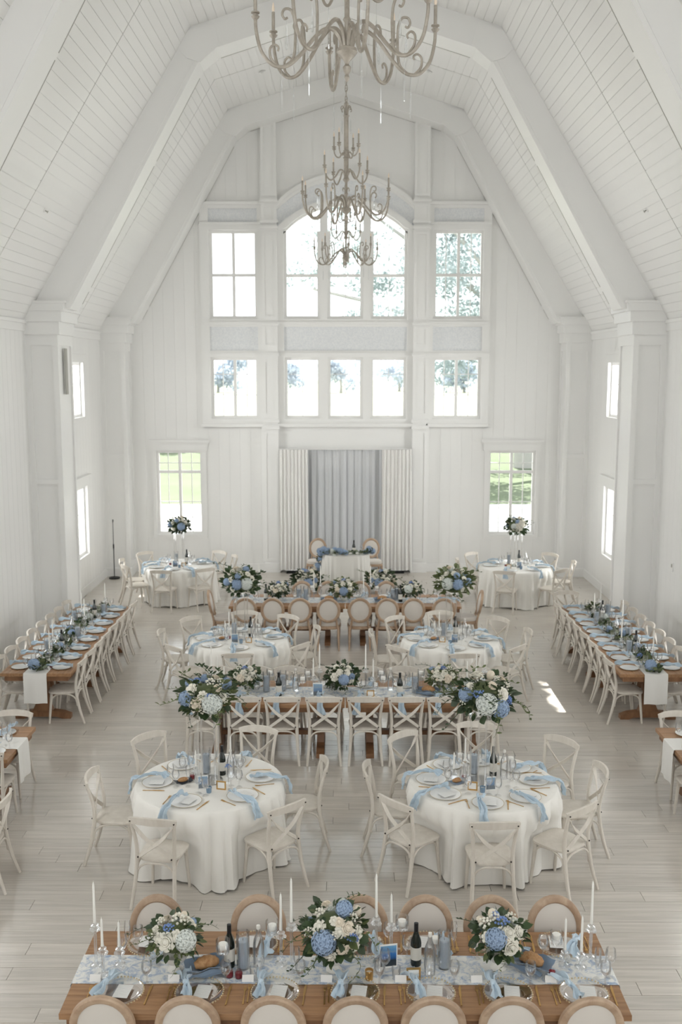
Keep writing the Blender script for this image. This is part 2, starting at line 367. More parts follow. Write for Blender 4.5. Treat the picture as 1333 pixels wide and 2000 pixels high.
# ------------------------------------------------------------------ frames: rafters on panelled columns
SHX = 5.24
def frame(n, y0, y1, depth):
    root = empty('trim_%d' % n, (0, y0, 0)); tag(root, kind='structure')
    d = y1 - y0
    for s in (-1, 1):
        f = lambda pl: [(s * u, v) for u, v in pl]
        MB().prism(f([(5.72, 6.1), (2.78, 10.95), (2.57, 10.36), (4.92, 6.22), (5.0, 6.1)]), 'y', 0, d).build('rafter', m_trim, root)
        MB().prism(f([(2.78, 10.95), (0, 11.80), (0, 11.28), (2.29, 10.57), (2.57, 10.36)]), 'y', 0, d).build('upper_rafter', m_trim, root)
        MB().prism(f([(2.98, 10.60), (2.74, 10.86), (2.30, 10.99), (2.20, 10.62), (2.54, 10.33), (2.78, 10.40)]), 'y', -.022, 0).build('knee_plate', m_trim, root)
        # thin grey strip stands in for the shade of a soffit groove
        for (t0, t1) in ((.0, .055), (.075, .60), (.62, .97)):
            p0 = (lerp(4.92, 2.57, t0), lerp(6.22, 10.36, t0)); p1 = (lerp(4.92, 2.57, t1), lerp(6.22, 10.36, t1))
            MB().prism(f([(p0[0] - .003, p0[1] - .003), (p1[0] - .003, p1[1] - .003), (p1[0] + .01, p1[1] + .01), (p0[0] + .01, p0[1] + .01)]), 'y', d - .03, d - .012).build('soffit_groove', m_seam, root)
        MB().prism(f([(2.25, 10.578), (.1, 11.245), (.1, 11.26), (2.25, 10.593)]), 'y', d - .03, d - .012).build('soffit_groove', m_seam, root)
        # thin fillet along the face of the rafter
        MB().prism(f([(5.03, 6.22), (2.68, 10.36), (2.63, 10.39), (4.98, 6.22)]), 'y', -.012, 0).build('fillet', m_trim, root)
        c = MB(); st = .0
        # shaft with recessed panels front and inside
        c.prism([(s * SHX, 0), (s * (SHX + .05), 0), (s * (SHX + .05), 5.7), (s * SHX, 5.7)], 'y', 0, .10) if 0 else None
        z0, z1 = .35, 5.45
        x0, x1 = sorted((s * SHX, s * WX))
        core = .035
        xi = s * SHX; xw = s * (SHX + core)
        a_, b_ = sorted((xw, s * WX))
        c.box(a_, b_, core, depth, 0, 5.75)
        # front stiles and rails
        for (u0, u1, w0, w1) in ((SHX, SHX + .10, 0, 5.75), (WX - .10, WX, 0, 5.75), (SHX + .10, WX - .10, 0, z0), (SHX + .10, WX - .10, z1, 5.75), (SHX + .10, WX - .10, 2.9, 3.0)):
            a2, b2 = sorted((s * u0, s * u1)); c.box(a2, b2, 0, core + .001, w0, w1)
        a3, b3 = sorted((xi, xw))
        sw = min(.12, depth * .2)
        for (v0, v1, w0, w1) in ((core, depth - sw * .55, 0, z0), (core, sw, z0, z1), (depth - sw * .55, depth, 0, 5.75), (core, depth - sw * .55, z1, 5.75)):
            if v1 > v0: c.box(a3, b3 + (0 if s < 0 else .001), v0, v1, w0, w1)
        c.build('column', m_trim, root)
        cap = MB()
        for (pr, w0, w1) in ((.045, 5.64, 5.87), (.10, 5.87, 6.06), (.155, 6.06, 6.20), (.19, 6.20, 6.24)):
            a4, b4 = sorted((s * (SHX - pr), s * (WX - .001))); cap.box(a4, b4, -pr * .8, depth + (pr * .8 if n != 5 else 0), w0, w1)
        cap.build('capital', m_trim, root)
        a5, b5 = sorted((s * (SHX - .03), s * (WX - .001)))
        MB().bbox(a5, b5, -.03, depth + (.03 if n != 5 else 0), 0, .22, .02).build('plinth', m_trim, root)
    return root
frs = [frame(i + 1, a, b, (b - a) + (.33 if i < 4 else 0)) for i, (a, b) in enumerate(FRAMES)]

# ------------------------------------------------------------------ walls
def wall_with_holes(name, u0, u1, w0, w1, holes, to3d, mat=m_wall):
    """rectangular wall cut into boxes around rectangular holes (u0,u1,w0,w1)"""
    us = sorted({u0, u1, *[h[0] for h in holes], *[h[1] for h in holes]}); mb = MB()
    for a, b in zip(us, us[1:]):
        c = sorted([h for h in holes if h[0] <= a + 1e-6 and h[1] >= b - 1e-6], key=lambda h: h[2]); z = w0
        for h in c:
            if h[2] > z: to3d(mb, a, b, z, h[2])
            z = max(z, h[3])
        if z < w1: to3d(mb, a, b, z, w1)
    o = mb.build(name, mat); tag(o, kind='structure'); return o
def cut(seg, holes):
    """vertical interval minus holes"""
    out = [seg]
    for h in holes:
        nxt = []
        for a, b in out:
            if h[1] <= a or h[0] >= b: nxt.append((a, b))
            else:
                if h[0] > a: nxt.append((a, h[0]))
                if h[1] < b: nxt.append((h[1], b))
        out = nxt
    return [(a, b) for a, b in out if b - a > .03]
side_holes = [(a, b, z0, z1) for a, b in SIDE_WIN_Y for z0, z1 in SIDE_WIN_Z]
for s, nm in ((-1, 'left'), (1, 'right')):
    wo = wall_with_holes('wall_' + nm, YF, YB + .2, 0, 5.95, side_holes, lambda mb, a, b, z0, z1: mb.box(*sorted((s * (WX + .005), s * (WX + .25))), a, b, z0, z1))
    # tongue-and-groove boards
    BW = .24; bo = MB(); yv = YF
    while yv < YB:
        hs = [(z0 - .08, z1 + .08) for a, b in SIDE_WIN_Y for z0, z1 in SIDE_WIN_Z if a - .08 < yv + BW and b + .08 > yv]
        for z0, z1 in cut((0, 5.88), hs):
            indiv = yv > 13.2
            q = MB().box(*sorted((s * WX, s * (WX + .013))), yv + .002, yv + BW - .002, z0, z1)
            if indiv: q.build('board', m_board, wo)
            else: bo.add(q.v, q.f)
        yv += BW
    tag(bo.build('boarding', m_board, wo), kind='stuff')
    bb = MB()
    bb.bbox(*sorted((s * (WX - .022), s * WX)), YF, YB, 0, .2, .008)
    tag(bb.build('baseboard_' + nm, m_trim), kind='structure')
    cr = MB(); cr.box(*sorted((s * (WX - .035), s * WX)), YF, YB, 5.70, 5.90); cr.box(*sorted((s * (WX - .06), s * WX)), YF, YB, 5.84, 5.90)
    tag(cr.build('trim_%d' % (6 if s < 0 else 7), m_trim), kind='structure')
# wall behind the camera
tag(MB().box(-WX - .2, -3.3, YF - .3, YF, 0, 12).box(3.3, WX + .2, YF - .3, YF, 0, 12).box(-3.3, 3.3, YF - .3, YF, 0, 4.0).box(-3.3, 3.3, YF - .3, YF, 8.8, 12).build('wall_front', m_wall), kind='structure')

# ---- back wall with its window assembly
ARC_R = 2.03; ARC_C = 6.92
def garc(x): return ARC_C + math.sqrt(max(ARC_R ** 2 - x * x, 0))       # head of the arched glass
def iarc(x): return 6.72 + math.sqrt(2.32 ** 2 - x * x)                  # inner edge of the grey arch band
WINS = {'lowL': (-3.29, -2.12, 3.82, 5.31), 'upL': (-3.28, -2.12, 6.23, 8.32), 'lowC': (-1.49, 1.49, 3.82, 5.31), 'upC': (-1.49, 1.49, 6.23, 8.30),
        'lowR': (2.12, 3.31, 3.82, 5.31), 'upR': (2.12, 3.33, 6.23, 8.32), 'smL': (-4.69, -3.53, .93, 3.04), 'smR': (3.53, 4.71, .93, 3.04), 'door': (-1.60, 1.60, 0, 3.05)}
wb = MB()
us = sorted({-6.1, 6.1, *[h[0] for h in WINS.values()], *[h[1] for h in WINS.values()]})
for a, b in zip(us, us[1:]):
    hs = [(h[2], h[3]) for k, h in WINS.items() if h[0] <= a + 1e-6 and h[1] >= b - 1e-6]
    if a >= -1.49 - 1e-6 and b <= 1.49 + 1e-6:
        for (z0, z1) in cut((0, 8.30), hs): wb.box(a, b, YB, YB + .25, z0, z1)
        n = 24
        for i in range(n):
            p, q = lerp(a, b, i / n), lerp(a, b, (i + 1) / n); zp, zq = max(garc(p), 8.30), max(garc(q), 8.30)
            wb.add([(p, YB, zp), (q, YB, zq), (q, YB, 12), (p, YB, 12), (p, YB + .25, zp), (q, YB + .25, zq), (q, YB + .25, 12), (p, YB + .25, 12)], [(0,1,2,3),(4,7,6,5),(0,4,5,1)])
    else:
        for (z0, z1) in cut((0, 12), hs): wb.box(a, b, YB, YB + .25, z0, z1)
wb = wb.build('wall_back', m_wall); tag(wb, kind='structure')
def ceil_z(x): 
    x = abs(x); return lerp(APEX[1], KNEE[1], x / KNEE[0]) if x < KNEE[0] else lerp(KNEE[1], EAVE[1], (x - KNEE[0]) / (WX - KNEE[0]))
BW = .26; nb = int(10.5 / BW); x0 = -nb * BW / 2
for i in range(nb):
    a, b = x0 + i * BW, x0 + (i + 1) * BW; hs = []
    if b > -3.52 and a < 3.52: hs.append((3.60, 9.02))
    if b > -1.66 and a < 1.66: hs += [(0, 3.15), (9.0, 9.6)]
    for k in ('smL', 'smR'):
        h = WINS[k]
        if b > h[0] - .09 and a < h[1] + .09: hs.append((h[2] - .08, h[3] + .10))
    for z0, z1 in cut((0, ceil_z((a + b) / 2) - .05), hs):
        MB().box(a + .0017, b - .0017, YB - .006, YB + .001, z0, z1).build('board', m_board, wb)
for s in (-1, 1):
    MB().bbox(*sorted((s * 2.02, s * SHX)), YB - .035, YB - .012, 0, .2, .008).build('baseboard_back' if s < 0 else 'baseboard_far', m_trim)
for nme in ('baseboard_back', 'baseboard_far'): tag(bpy.data.objects[nme], kind='structure')

# flat casings and mouldings of the assembly
def vband(mb, lo, hi, xa, xb, y0, y1, n=28):
    v = []; f = []
    for i in range(n + 1):
        x = lerp(xa, xb, i / n); v += [(x, y0, lo(x)), (x, y0, hi(x)), (x, y1, hi(x)), (x, y1, lo(x))]
    for i in range(n):
        a = i * 4
        for k in range(4): f.append((a + k, a + 4 + k, a + 4 + (k + 1) % 4, a + (k + 1) % 4))
    f += [(0, 1, 2, 3), (n * 4 + 3, n * 4 + 2, n * 4 + 1, n * 4)]
    return mb.add(v, f)
asm = empty('trim_8', (0, 0, 0)); tag(asm, kind='structure')
for s in (-1, 1):
    p = MB(); a, b = sorted((s * 1.64, s * 2.01))
    p.box(a, b, YB - .13, YB - .01, 0, 10.95)
    p2 = MB()
    for (z0, z1) in ((.35, 3.45), (3.95, 5.2), (5.62, 5.98), (6.3, 8.2), (8.62, 8.85), (9.15, 10.7)):
        for (u0, u1) in ((a, a + .07), (b - .07, b)): p2.box(u0, u1, YB - .15, YB - .13, z0, z1)
        p2.box(a, b, YB - .15, YB - .13, z1, z1 + .06); p2.box(a, b, YB - .15, YB - .13, z0 - .06, z0)
    p.build('pilaster', m_trim, asm); p2.build('pilaster_frame', m_trim, asm)
    mo = MB()
    for z in (3.60, 3.76, 5.36, 6.10, 8.36, 8.50, 8.98):
        mo.box(a - .03, b + .03, YB - .19, YB - .01, z - .03, z + .03); mo.box(a - .015, b + .015, YB - .17, YB - .01, z + .03, z + .06)
    mo.build('moulding', m_trim, asm)
    MB().bbox(a - .02, b + .02, YB - .16, YB - .01, 0, .25, .02).build('plinth', m_trim, asm)
    # side bays: casing
    xo, xi = s * 3.50, s * 2.01
    cs = MB(); A, B = sorted((xo, xi)); yA = YB - .06
    L0, L1 = (-3.29, -2.12) if s < 0 else (2.12, 3.31)
    cs.box(A, L0, yA, YB, 3.62, 8.96); cs.box(L1, B, yA, YB, 3.62, 8.96)
    for z0, z1 in ((3.70, 3.82), (5.31, 5.47), (6.04, 6.23), (8.32, 8.50), (8.82, 8.96)): cs.box(L0, L1, yA, YB, z0, z1)
    cs.box(A - .02, B, yA - .05, YB, 8.90, 8.97); cs.box(A - .01, B, yA - .04, YB, 6.10, 6.16); cs.box(A - .01, B, yA - .04, YB, 5.385, 5.42); cs.box(A - .03, B, yA - .07, YB, 3.62, 3.70); cs.box(A, B, yA - .03, YB, 8.44, 8.50)
    cs.build('casing', m_trim, asm)
    for z0, z1 in ((5.47, 6.04), (8.50, 8.82)): MB().box(L0, L1, YB - .02, YB - .001, z0, z1).build('grey_panel', m_panel, asm)
cs = MB(); yA = YB - .06
for (a, b) in ((-1.64, -1.49), (1.49, 1.64)): cs.box(a, b, yA, YB, 3.62, 8.34)
for (a, b) in ((-.61, -.43), (.43, .61)):
    cs.box(a, b, yA, YB + .1, 3.82, 5.31); vband(cs, lambda x: 6.23, lambda x: garc(x) + .01, a, b, yA, YB + .1, 3)
for z0, z1 in ((3.70, 3.82), (5.31, 5.47), (6.04, 6.23)): cs.box(-1.49, 1.49, yA, YB, z0, z1)
cs.box(-1.64, 1.64, yA - .04, YB, 6.10, 6.16); cs.box(-1.64, 1.64, yA - .04, YB, 5.385, 5.42); cs.box(-1.64, 1.64, yA - .07, YB, 3.62, 3.70)
vband(cs, lambda x: min(garc(x), iarc(x)) if abs(x) < 1.49 else 8.33, lambda x: iarc(x) + .02, -1.64, 1.64, yA - .02, YB)
cs.build('casing', m_trim, asm)
ar = MB(); vband(ar, lambda x: iarc(x) + .42, lambda x: iarc(x) + .50, -1.64, 1.64, yA - .02, YB); vband(ar, lambda x: iarc(x) + .50, lambda x: iarc(x) + .60, -1.64, 1.64, yA - .06, YB); ar.build('arch_moulding', m_trim, asm)
gp = MB(); vband(gp, lambda x: iarc(x) + .02, lambda x: iarc(x) + .42, -1.64, 1.64, YB - .02, YB - .001); gp.build('grey_panel', m_panel, asm)
MB().box(-1.49, 1.49, YB - .02, YB - .001, 5.47, 6.04).build('grey_panel', m_panel, asm)
# plain drywall strip between the windows and the drapes
MB().box(-1.64, 1.64, YB - .016, YB, 3.08, 3.62).build('panel', m_trim, asm)

# ---- windows
WN = [0]
def window(T, u0, u1, w0, w1, vbars=(), hbars=(), vm=(), hm=(), head=None, bar=.07, mun=.02):
    """T maps (u, depth, w) to world; thick bars, thin muntins, one pane per light"""
    WN[0] += 1; root = empty('window_%d' % WN[0], T(u0, 0, w0)); tag(root, kind='structure'); base = Vector(root.location)
    def bld(name, boxes, mat):
        mb = MB()
        for (a, b, d0, d1, c, d) in boxes:
            P = [T(x, y_, z) for z in (c, d) for (x, y_) in ((a, d0), (b, d0), (b, d1), (a, d1))]
            mb.add([Vector(p) - base for p in P], [(0,3,2,1),(4,5,6,7),(0,1,5,4),(1,2,6,5),(2,3,7,6),(3,0,4,7)])
        return mb.build(name, mat, root)
    top = head if head else (lambda u: w1)
    bld('sash_frame', [(u0, u0 + bar, .05, .12, w0, min(w1, top(u0) if not head else w1)), (u1 - bar, u1, .05, .12, w0, w1), (u0 + bar, u1 - bar, .05, .12, w0, w0 + bar)] + ([(u0 + bar, u1 - bar, .05, .12, w1 - bar, w1)] if not head else []), m_trim)
    if head:
        hb = MB(); vband(hb, lambda x: head(x) - .06, lambda x: head(x) + .005, u0, u1, YB + .05, YB + .12, 12)
        hb.v = [tuple(Vector(p) - base) for p in hb.v]; hb.build('arched_head', m_trim, root)
    for v in vbars: bld('mullion', [(v - bar / 2, v + bar / 2, .053, .117, w0 + .01, top(v) - .01)], m_trim)
    for h in hbars: bld('transom', [(u0 + .01, u1 - .01, .056, .114, h - bar / 2, h + bar / 2)], m_trim)
    for v in vm: bld('muntin', [(v - mun / 2, v + mun / 2, .065, .095, w0 + .02, top(v) - .02)], m_trim)
    for h in hm: bld('muntin', [(u0 + .02, u1 - .02, .067, .093, h - mun / 2, h + mun / 2)], m_trim)
    us = [u0] + sorted(vbars) + [u1]; hs = [w0] + sorted(hbars) + [w1]
    for a, b in zip(us, us[1:]):
        for c, d in zip(hs, hs[1:]):
            if head and d == w1:
                mb = MB(); vband(mb, lambda x: c, lambda x: head(x), a, b, YB + .078, YB + .082, 8); mb.v = [tuple(Vector(p) - base) for p in mb.v]; mb.build('pane', m_pane, root)
            else: bld('pane', [(a, b, .078, .082, c, d)], m_pane)
    return root
TB = lambda u, d, w_: (u, YB + d, w_)
for k in ('lowL', 'lowR'):
    a, b, c, d = WINS[k]; m_ = (a + b) / 2; window(TB, a, b, c, d, (m_,), (), ((a + m_) / 2, (b + m_) / 2), (4.9, 4.4))
for k in ('upL', 'upR'):
    a, b, c, d = WINS[k]; m_ = (a + b) / 2; window(TB, a, b, c, d, (m_,), (7.27,), ((a + m_) / 2, (b + m_) / 2) if k == 'upR' else (), ())
for a, b in ((-1.49, -.61), (-.43, .43), (.61, 1.49)):
    window(TB, a, b, 3.82, 5.31, (), (), ((a + b) / 2,), (4.9,), mun=.014)
    window(TB, a, b, 6.23, 8.30, (), (7.26,), ((a + b) / 2,), (), head=garc, mun=.014)
for k in ('smL', 'smR'):
    a, b, c, d = WINS[k]; m_ = (a + b) / 2
    wr = window(TB, a, b, c, d, (m_,), (2.50,), ((a + m_) / 2, (b + m_) / 2), (2.72, 1.75))
    fr = MB()
    bx = Vector(wr.location)
    for (x0_, x1_, y0_, y1_, z0_, z1_) in ((a - .09, a + .005, -.035, .045, c - .09, d + .02), (b - .005, b + .09, -.035, .045, c - .09, d + .02), (a + .005, b - .005, -.035, .044, c - .09, c + .005), (a - .12, b + .12, -.05, .02, d - .005, d + .20), (a - .17, b + .17, -.10, .02, d + .20, d + .26), (a - .14, b + .14, -.07, .02, d + .17, d + .20)):
        fr.box(x0_ - bx.x, x1_ - bx.x, YB + y0_ - bx.y, YB + y1_ - bx.y, z0_ - bx.z, z1_ - bx.z)
    fr.build('casing', m_trim, wr)
for s in (-1, 1):
    TS = (lambda s: (lambda u, d, w_: (s * (WX + d), u, w_)))(s)
    for (a, b) in SIDE_WIN_Y[2:]:
        for (c, d) in SIDE_WIN_Z:
            wr = window(TS, a, b, c, d, ((a + b) / 2,), (), (), (lerp(c, d, .6),))
            fr = MB(); bx = Vector(wr.location)
            for (y0_, y1_, p, z0_, z1_) in ((a - .09, a + .005, .03, c - .09, d + .02), (b - .005, b + .09, .03, c - .09, d + .02), (a + .005, b - .005, .03, c - .09, c + .005), (a - .12, b + .12, .045, d - .005, d + .18), (a - .17, b + .17, .095, d + .18, d + .24)):
                x0_, x1_ = sorted((s * (WX - p), s * (WX + .045))); fr.box(x0_ - bx.x, x1_ - bx.x, y0_ - bx.y, y1_ - bx.y, z0_ - bx.z, z1_ - bx.z)
            fr.build('casing', m_trim, wr)

# ---- the doorway behind the drapes: a glazed double door seen through sheers
dr = empty('door_1', (0, YB + .1, 0)); tag(dr, kind='structure')
m_door = M('grey_door_paint', (150, 156, 156), .5); m_dglass = M('shaded_door_glass', (150, 158, 160), .25)
fr = MB()
for a, b in ((-1.60, -1.5), (-.06, .06), (1.5, 1.60)): fr.box(a, b, 0, .08, 0, 3.05)
for z0, z1 in ((.01, .25), (2.42, 2.55), (2.95, 3.04)): fr.box(-1.51, 1.51, .003, .077, z0, z1)
for a, b in ((-.85, -.72), (.72, .85)): fr.box(a, b, .006, .074, .02, 3.0)
fr.build('frame', m_door, dr)
for a, b in ((-1.5, -.85), (-.72, -.06), (.06, .72), (.85, 1.5)):
    MB().box(a, b, .03, .05, .25, 2.42).build('pane', m_dglass, dr); MB().box(a, b, .03, .05, 2.55, 2.95).build('pane', m_trim, dr)
for x in (-.1, .1): MB().tube([(x, -.05, 1.0), (x, -.05, 1.3)], .012).build('handle', m_black, dr)

# ---- small fixtures on the shell
tag(MB().bbox(-5.236, -5.215, 18.72, 18.86, 4.55, 5.40, .0).build('speaker_slot', m_seam), 'slim grey speaker slot let into the left column', 'speaker')
th = empty('thermostat', (WX, 17.45, 1.45)); tag(th, 'small pale thermostat on the right hand wall', 'thermostat')
MB().bbox(-.02, 0, -.05, .05, 0, .16, .006).build('housing', m_trim, th); MB().box(-.023, -.02, -.03, .03, .07, .13).build('display', m_seam, th)
for k, (x, y_) in enumerate(((-1.84, 11.55), (1.77, 11.6))):
    b_ = empty('floor_outlet', (x, y_, 0)); tag(b_, 'flush metal floor outlet behind the near %s round table' % ('left', 'right')[k], 'outlet', 'floor outlets')
    MB().bbox(-.11, .11, -.07, .07, 0, .006, .002).build('frame', m_seam, b_); MB().box(-.09, .09, -.055, .055, .006, .008).build('lid', M('outlet_lid', (168, 166, 160), .4, .4), b_)
for k, (s, x, y_) in enumerate(((-1, 1.75, 19.6), (-1, 1.75, 22.0), (1, 1.75, 19.6), (1, 1.75, 22.0))):
    z = ceil_z(x) - .017; l_ = empty('recessed_spotlight', (s * x, y_, z)); l_.rotation_euler = (0, s * a_up, 0)
    tag(l_, '%s recessed ceiling spotlight on the %s upper slope' % (('nearer', 'farther')[k % 2], ('left', 'right')[k // 2]), 'spotlight', 'recessed ceiling spotlights')
    MB().lathe([(.075, 0), (.07, -.008), (.055, -.008), (.05, .0)], 16).build('trim_ring', m_trim, l_, True); MB().lathe([(.05, .0), (.0, .001)], 16, cap=False).build('lens', m_seam, l_)
for k, (s, t, y_) in enumerate(((-1, .33, 16.4), (-1, .33, 14.0), (1, .33, 16.4))):
    x = lerp(WX, KNEE[0], t); z = lerp(EAVE[1], KNEE[1], t) - .018
    p = empty('sprinkler_head', (s * x, y_, z)); p.rotation_euler = (0, s * a_lo, 0)
    tag(p, ('white sprinkler head on left ceiling slope near the column', 'white sprinkler head on left ceiling slope at frame edge', 'white sprinkler head on the right ceiling slope')[k], 'sprinkler', 'ceiling sprinklers')
    MB().lathe([(.035, 0), (.03, -.012), (.01, -.014)], 12).build('escutcheon', m_trim, p, True); MB().lathe([(.009, -.012), (.009, -.05), (.022, -.052), (.022, -.056)], 10).build('deflector', m_seam, p, True)

# ------------------------------------------------------------------ outside: patio, lawn, oak, hedge, far trees
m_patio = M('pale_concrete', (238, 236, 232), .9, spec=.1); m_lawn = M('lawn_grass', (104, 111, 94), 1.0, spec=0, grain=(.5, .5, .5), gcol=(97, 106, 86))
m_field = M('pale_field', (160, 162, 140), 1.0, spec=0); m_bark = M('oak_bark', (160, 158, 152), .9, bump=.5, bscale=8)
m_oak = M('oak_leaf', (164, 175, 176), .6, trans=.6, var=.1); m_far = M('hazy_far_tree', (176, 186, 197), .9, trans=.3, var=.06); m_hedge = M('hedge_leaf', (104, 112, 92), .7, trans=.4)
tag(MB().box(-14, 14, YB + .26, 37.5, -.35, -.05).build('patio', m_patio), kind='structure')
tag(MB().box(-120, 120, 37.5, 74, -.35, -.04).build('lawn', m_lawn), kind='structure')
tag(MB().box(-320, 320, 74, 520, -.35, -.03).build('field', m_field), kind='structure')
import numpy as np
def leaf_cloud(rs, centres, size, dens):
    """many small folded leaves scattered in blobs: centres = [(c, r)]"""
    V = []; F = []
    for (c, r), n in zip(centres, dens):
        d = rs.normal(size=(n, 3)); d /= np.linalg.norm(d, axis=1)[:, None]; p = np.array(c) + d * np.array(r) * (rs.random((n, 1)) ** .45)
        u = rs.normal(size=(n, 3)); u /= np.linalg.norm(u, axis=1)[:, None]; t = rs.normal(size=(n, 3)); wv = np.cross(u, t); wv /= np.linalg.norm(wv, axis=1)[:, None]
        sz = size * (.6 + .8 * rs.random((n, 1)))
        q = np.stack([p - u * sz, p + wv * sz * .45, p + u * sz, p - wv * sz * .45], 1).reshape(-1, 3)
        b = len(V) and sum(len(x) for x in V) or 0
        V.append(q); F.append(np.arange(n * 4).reshape(-1, 4) + b)
    return np.concatenate(V), np.concatenate(F)
def np_obj(name, V, F, mat, parent=None):
    me = bpy.data.meshes.new(name); n = len(F); me.vertices.add(len(V)); me.vertices.foreach_set('co', V.astype(np.float32).ravel())
    me.loops.add(n * 4); me.loops.foreach_set('vertex_index', F.astype(np.int32).ravel()); me.polygons.add(n)
    me.polygons.foreach_set('loop_start', np.arange(0, n * 4, 4, dtype=np.int32)); me.polygons.foreach_set('loop_total', np.full(n, 4, dtype=np.int32))
    me.materials.append(mat); me.update(calc_edges=True); o = bpy.data.objects.new(name, me); COL.objects.link(o)
    if parent: o.parent = parent
    return o
rs = np.random.default_rng(5)
SUN_GAPS = [(3.10, 3.42, 6.95, 7.72), (3.07, 3.42, 7.62, 8.4), (3.40, 3.80, 2.45, 3.2), (-4.9, -4.0, 1.35, 1.85), (-4.7, -4.15, 2.0, 2.4)]
def tree(name, loc, label, trunk_r, height, blobs, lsize, dens, lm, bm, group=None, branches=()):
    root = empty(name, loc); tag(root, label, 'tree', group)
    t = MB(); t.tube([(0, 0, -.3), (.05, 0, height * .2), (-.1, .1, height * .45), (0, 0, height * .8)], [trunk_r * 1.25, trunk_r, trunk_r * .8, trunk_r * .3], 10); t.build('trunk', bm, root, True)
    for br in branches: MB().tube(crom(br, 3), lerps([trunk_r * .5, trunk_r * .12], len(crom(br, 3))), 6).build('branch', bm, root, True)
    V, F = leaf_cloud(rs, blobs, lsize, dens)
    if name == 'oak_tree':      # added crown trimmed to the windows, gaps cut to place sun patches
        cen = V.reshape(-1, 4, 3).mean(1) + np.array(loc); wz = cen[:, 2] - (cen[:, 1] - YB) * math.tan(R(38)); wx = cen[:, 0]
        keep = ~((cen[:, 2] > 16) & ((wz < .4) | (wz > 9.5) | (np.abs(wx) > 6.2)))
        for (xa, xb, za, zb) in SUN_GAPS: keep &= ~((wx > xa) & (wx < xb) & (wz > za) & (wz < zb))
        V = V.reshape(-1, 4, 3)[keep].reshape(-1, 3); F = np.arange(len(V)).reshape(-1, 4)
    tag(np_obj('foliage', V, F, lm, root), kind='stuff')
    return root
bl = []; dn = []
rr = random.Random(3)
for i in range(120):
    a = rr.uniform(0, 2 * PI); r_ = rr.uniform(2, 13.0); z = rr.uniform(7.5, 17) - .20 * max(0, r_ - 8)
    bl.append(((r_ * math.cos(a), r_ * math.sin(a) * .8, z), (rr.uniform(1.2, 2.1), rr.uniform(1.2, 2.0), rr.uniform(.7, 1.3)))); dn.append(330)
for i in range(250):   # added unseen upper crown, shaped to block the sun from the hall
    wx, wz, yy_ = rr.uniform(-6, 6), rr.uniform(.3, 9.4), rr.uniform(45, 59)
    bl.append(((wx - 9.4, yy_ - 52, wz + (yy_ - YB) * math.tan(R(38)) + .05), (rr.uniform(1.0, 1.5), rr.uniform(1.2, 1.8), rr.uniform(.8, 1.2)))); dn.append(400)
for i in range(14):
    a = rr.uniform(PI, 2 * PI); r_ = rr.uniform(3, 9); bl.append(((r_ * math.cos(a), r_ * math.sin(a), rr.uniform(4.5, 7)), (1.0, 1.0, .7))); dn.append(150)
tree('oak_tree', (9.4, 52, -.05), 'broad leafy oak on the lawn outside the arched window', .5, 18, bl, .15, dn, m_oak, m_bark,
     branches=[[(0, 0, 4.5), (-3, -1, 6.2), (-7, -2, 8), (-11, -2, 9)], [(0, 0, 5), (3, 1, 7), (6, 1, 9.5)], [(0, 0, 6), (-2, -3, 9), (-5, -5, 12)], [(0, 0, 6.5), (2, -3, 10), (3, -5, 13)], [(0, 0, 7), (-4, 0, 10), (-8, 1, 13)]])
bl2 = [((rr.uniform(-3, 3), rr.uniform(-2, 2), rr.uniform(6, 10.5)), (1.3, 1.3, 1.0)) for _ in range(16)]
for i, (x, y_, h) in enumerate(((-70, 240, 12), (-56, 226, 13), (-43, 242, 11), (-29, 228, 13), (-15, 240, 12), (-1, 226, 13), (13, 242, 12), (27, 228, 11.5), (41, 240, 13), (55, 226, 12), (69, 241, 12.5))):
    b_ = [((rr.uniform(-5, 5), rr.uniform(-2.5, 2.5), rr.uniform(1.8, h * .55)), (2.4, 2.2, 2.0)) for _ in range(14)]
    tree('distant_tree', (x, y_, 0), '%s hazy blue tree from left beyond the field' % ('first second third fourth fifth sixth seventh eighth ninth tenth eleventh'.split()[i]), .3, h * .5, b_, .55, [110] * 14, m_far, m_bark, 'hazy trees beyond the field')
for i, x in enumerate((-19, -15, -11.5, -8, 5.0, 8.6, 13.2, 17.0)):
    b_ = [((rr.uniform(-1.1, 1.1), rr.uniform(-.5, .5), rr.uniform(.4, 1.5)), (.7, .6, .5)) for _ in range(8)]
    V, F = leaf_cloud(rs, b_, .14, [130] * 8); sh = empty('hedge_shrub', (x, 62 + (i % 2), 0)); tag(sh, 'pale green hedge shrub, %s from left beyond the lawn' % ORD[i], 'shrub', 'hedge shrubs beyond the lawn')
    tag(np_obj('foliage', V, F, m_hedge, sh), kind='stuff'); MB().tube([(0, 0, -.1), (0, 0, 1.2)], .05, 6).build('stem', m_bark, sh)
# ------------------------------------------------------------------ kits: one of each kind of thing
def P(name, mb, mat, smooth=True, subs=(), loc=(0, 0, 0)): return (name, mb.mesh(name, mat, smooth), loc, list(subs))
def outline_slab(mb, pts, z0, z1, e=.008):
    """rounded slab from a plan outline"""
    n = len(pts); cx = sum(p[0] for p in pts) / n; cy = sum(p[1] for p in pts) / n
    def ring(k, z): return [(cx + (x - cx) * k, cy + (y_ - cy) * k, z) for x, y_ in pts]
    rs_ = [ring(.95, z0), ring(1, z0 + e), ring(1, z1 - e), ring(.955, z1 - e * .15), ring(.6, z1)]
    v = [p for r_ in rs_ for p in r_]; f = [(i * n + k, i * n + (k + 1) % n, (i + 1) * n + (k + 1) % n, (i + 1) * n + k) for i in range(4) for k in range(n)]
    return mb.add(v, f + [tuple(range(n))[::-1], tuple(range(4 * n, 5 * n))])

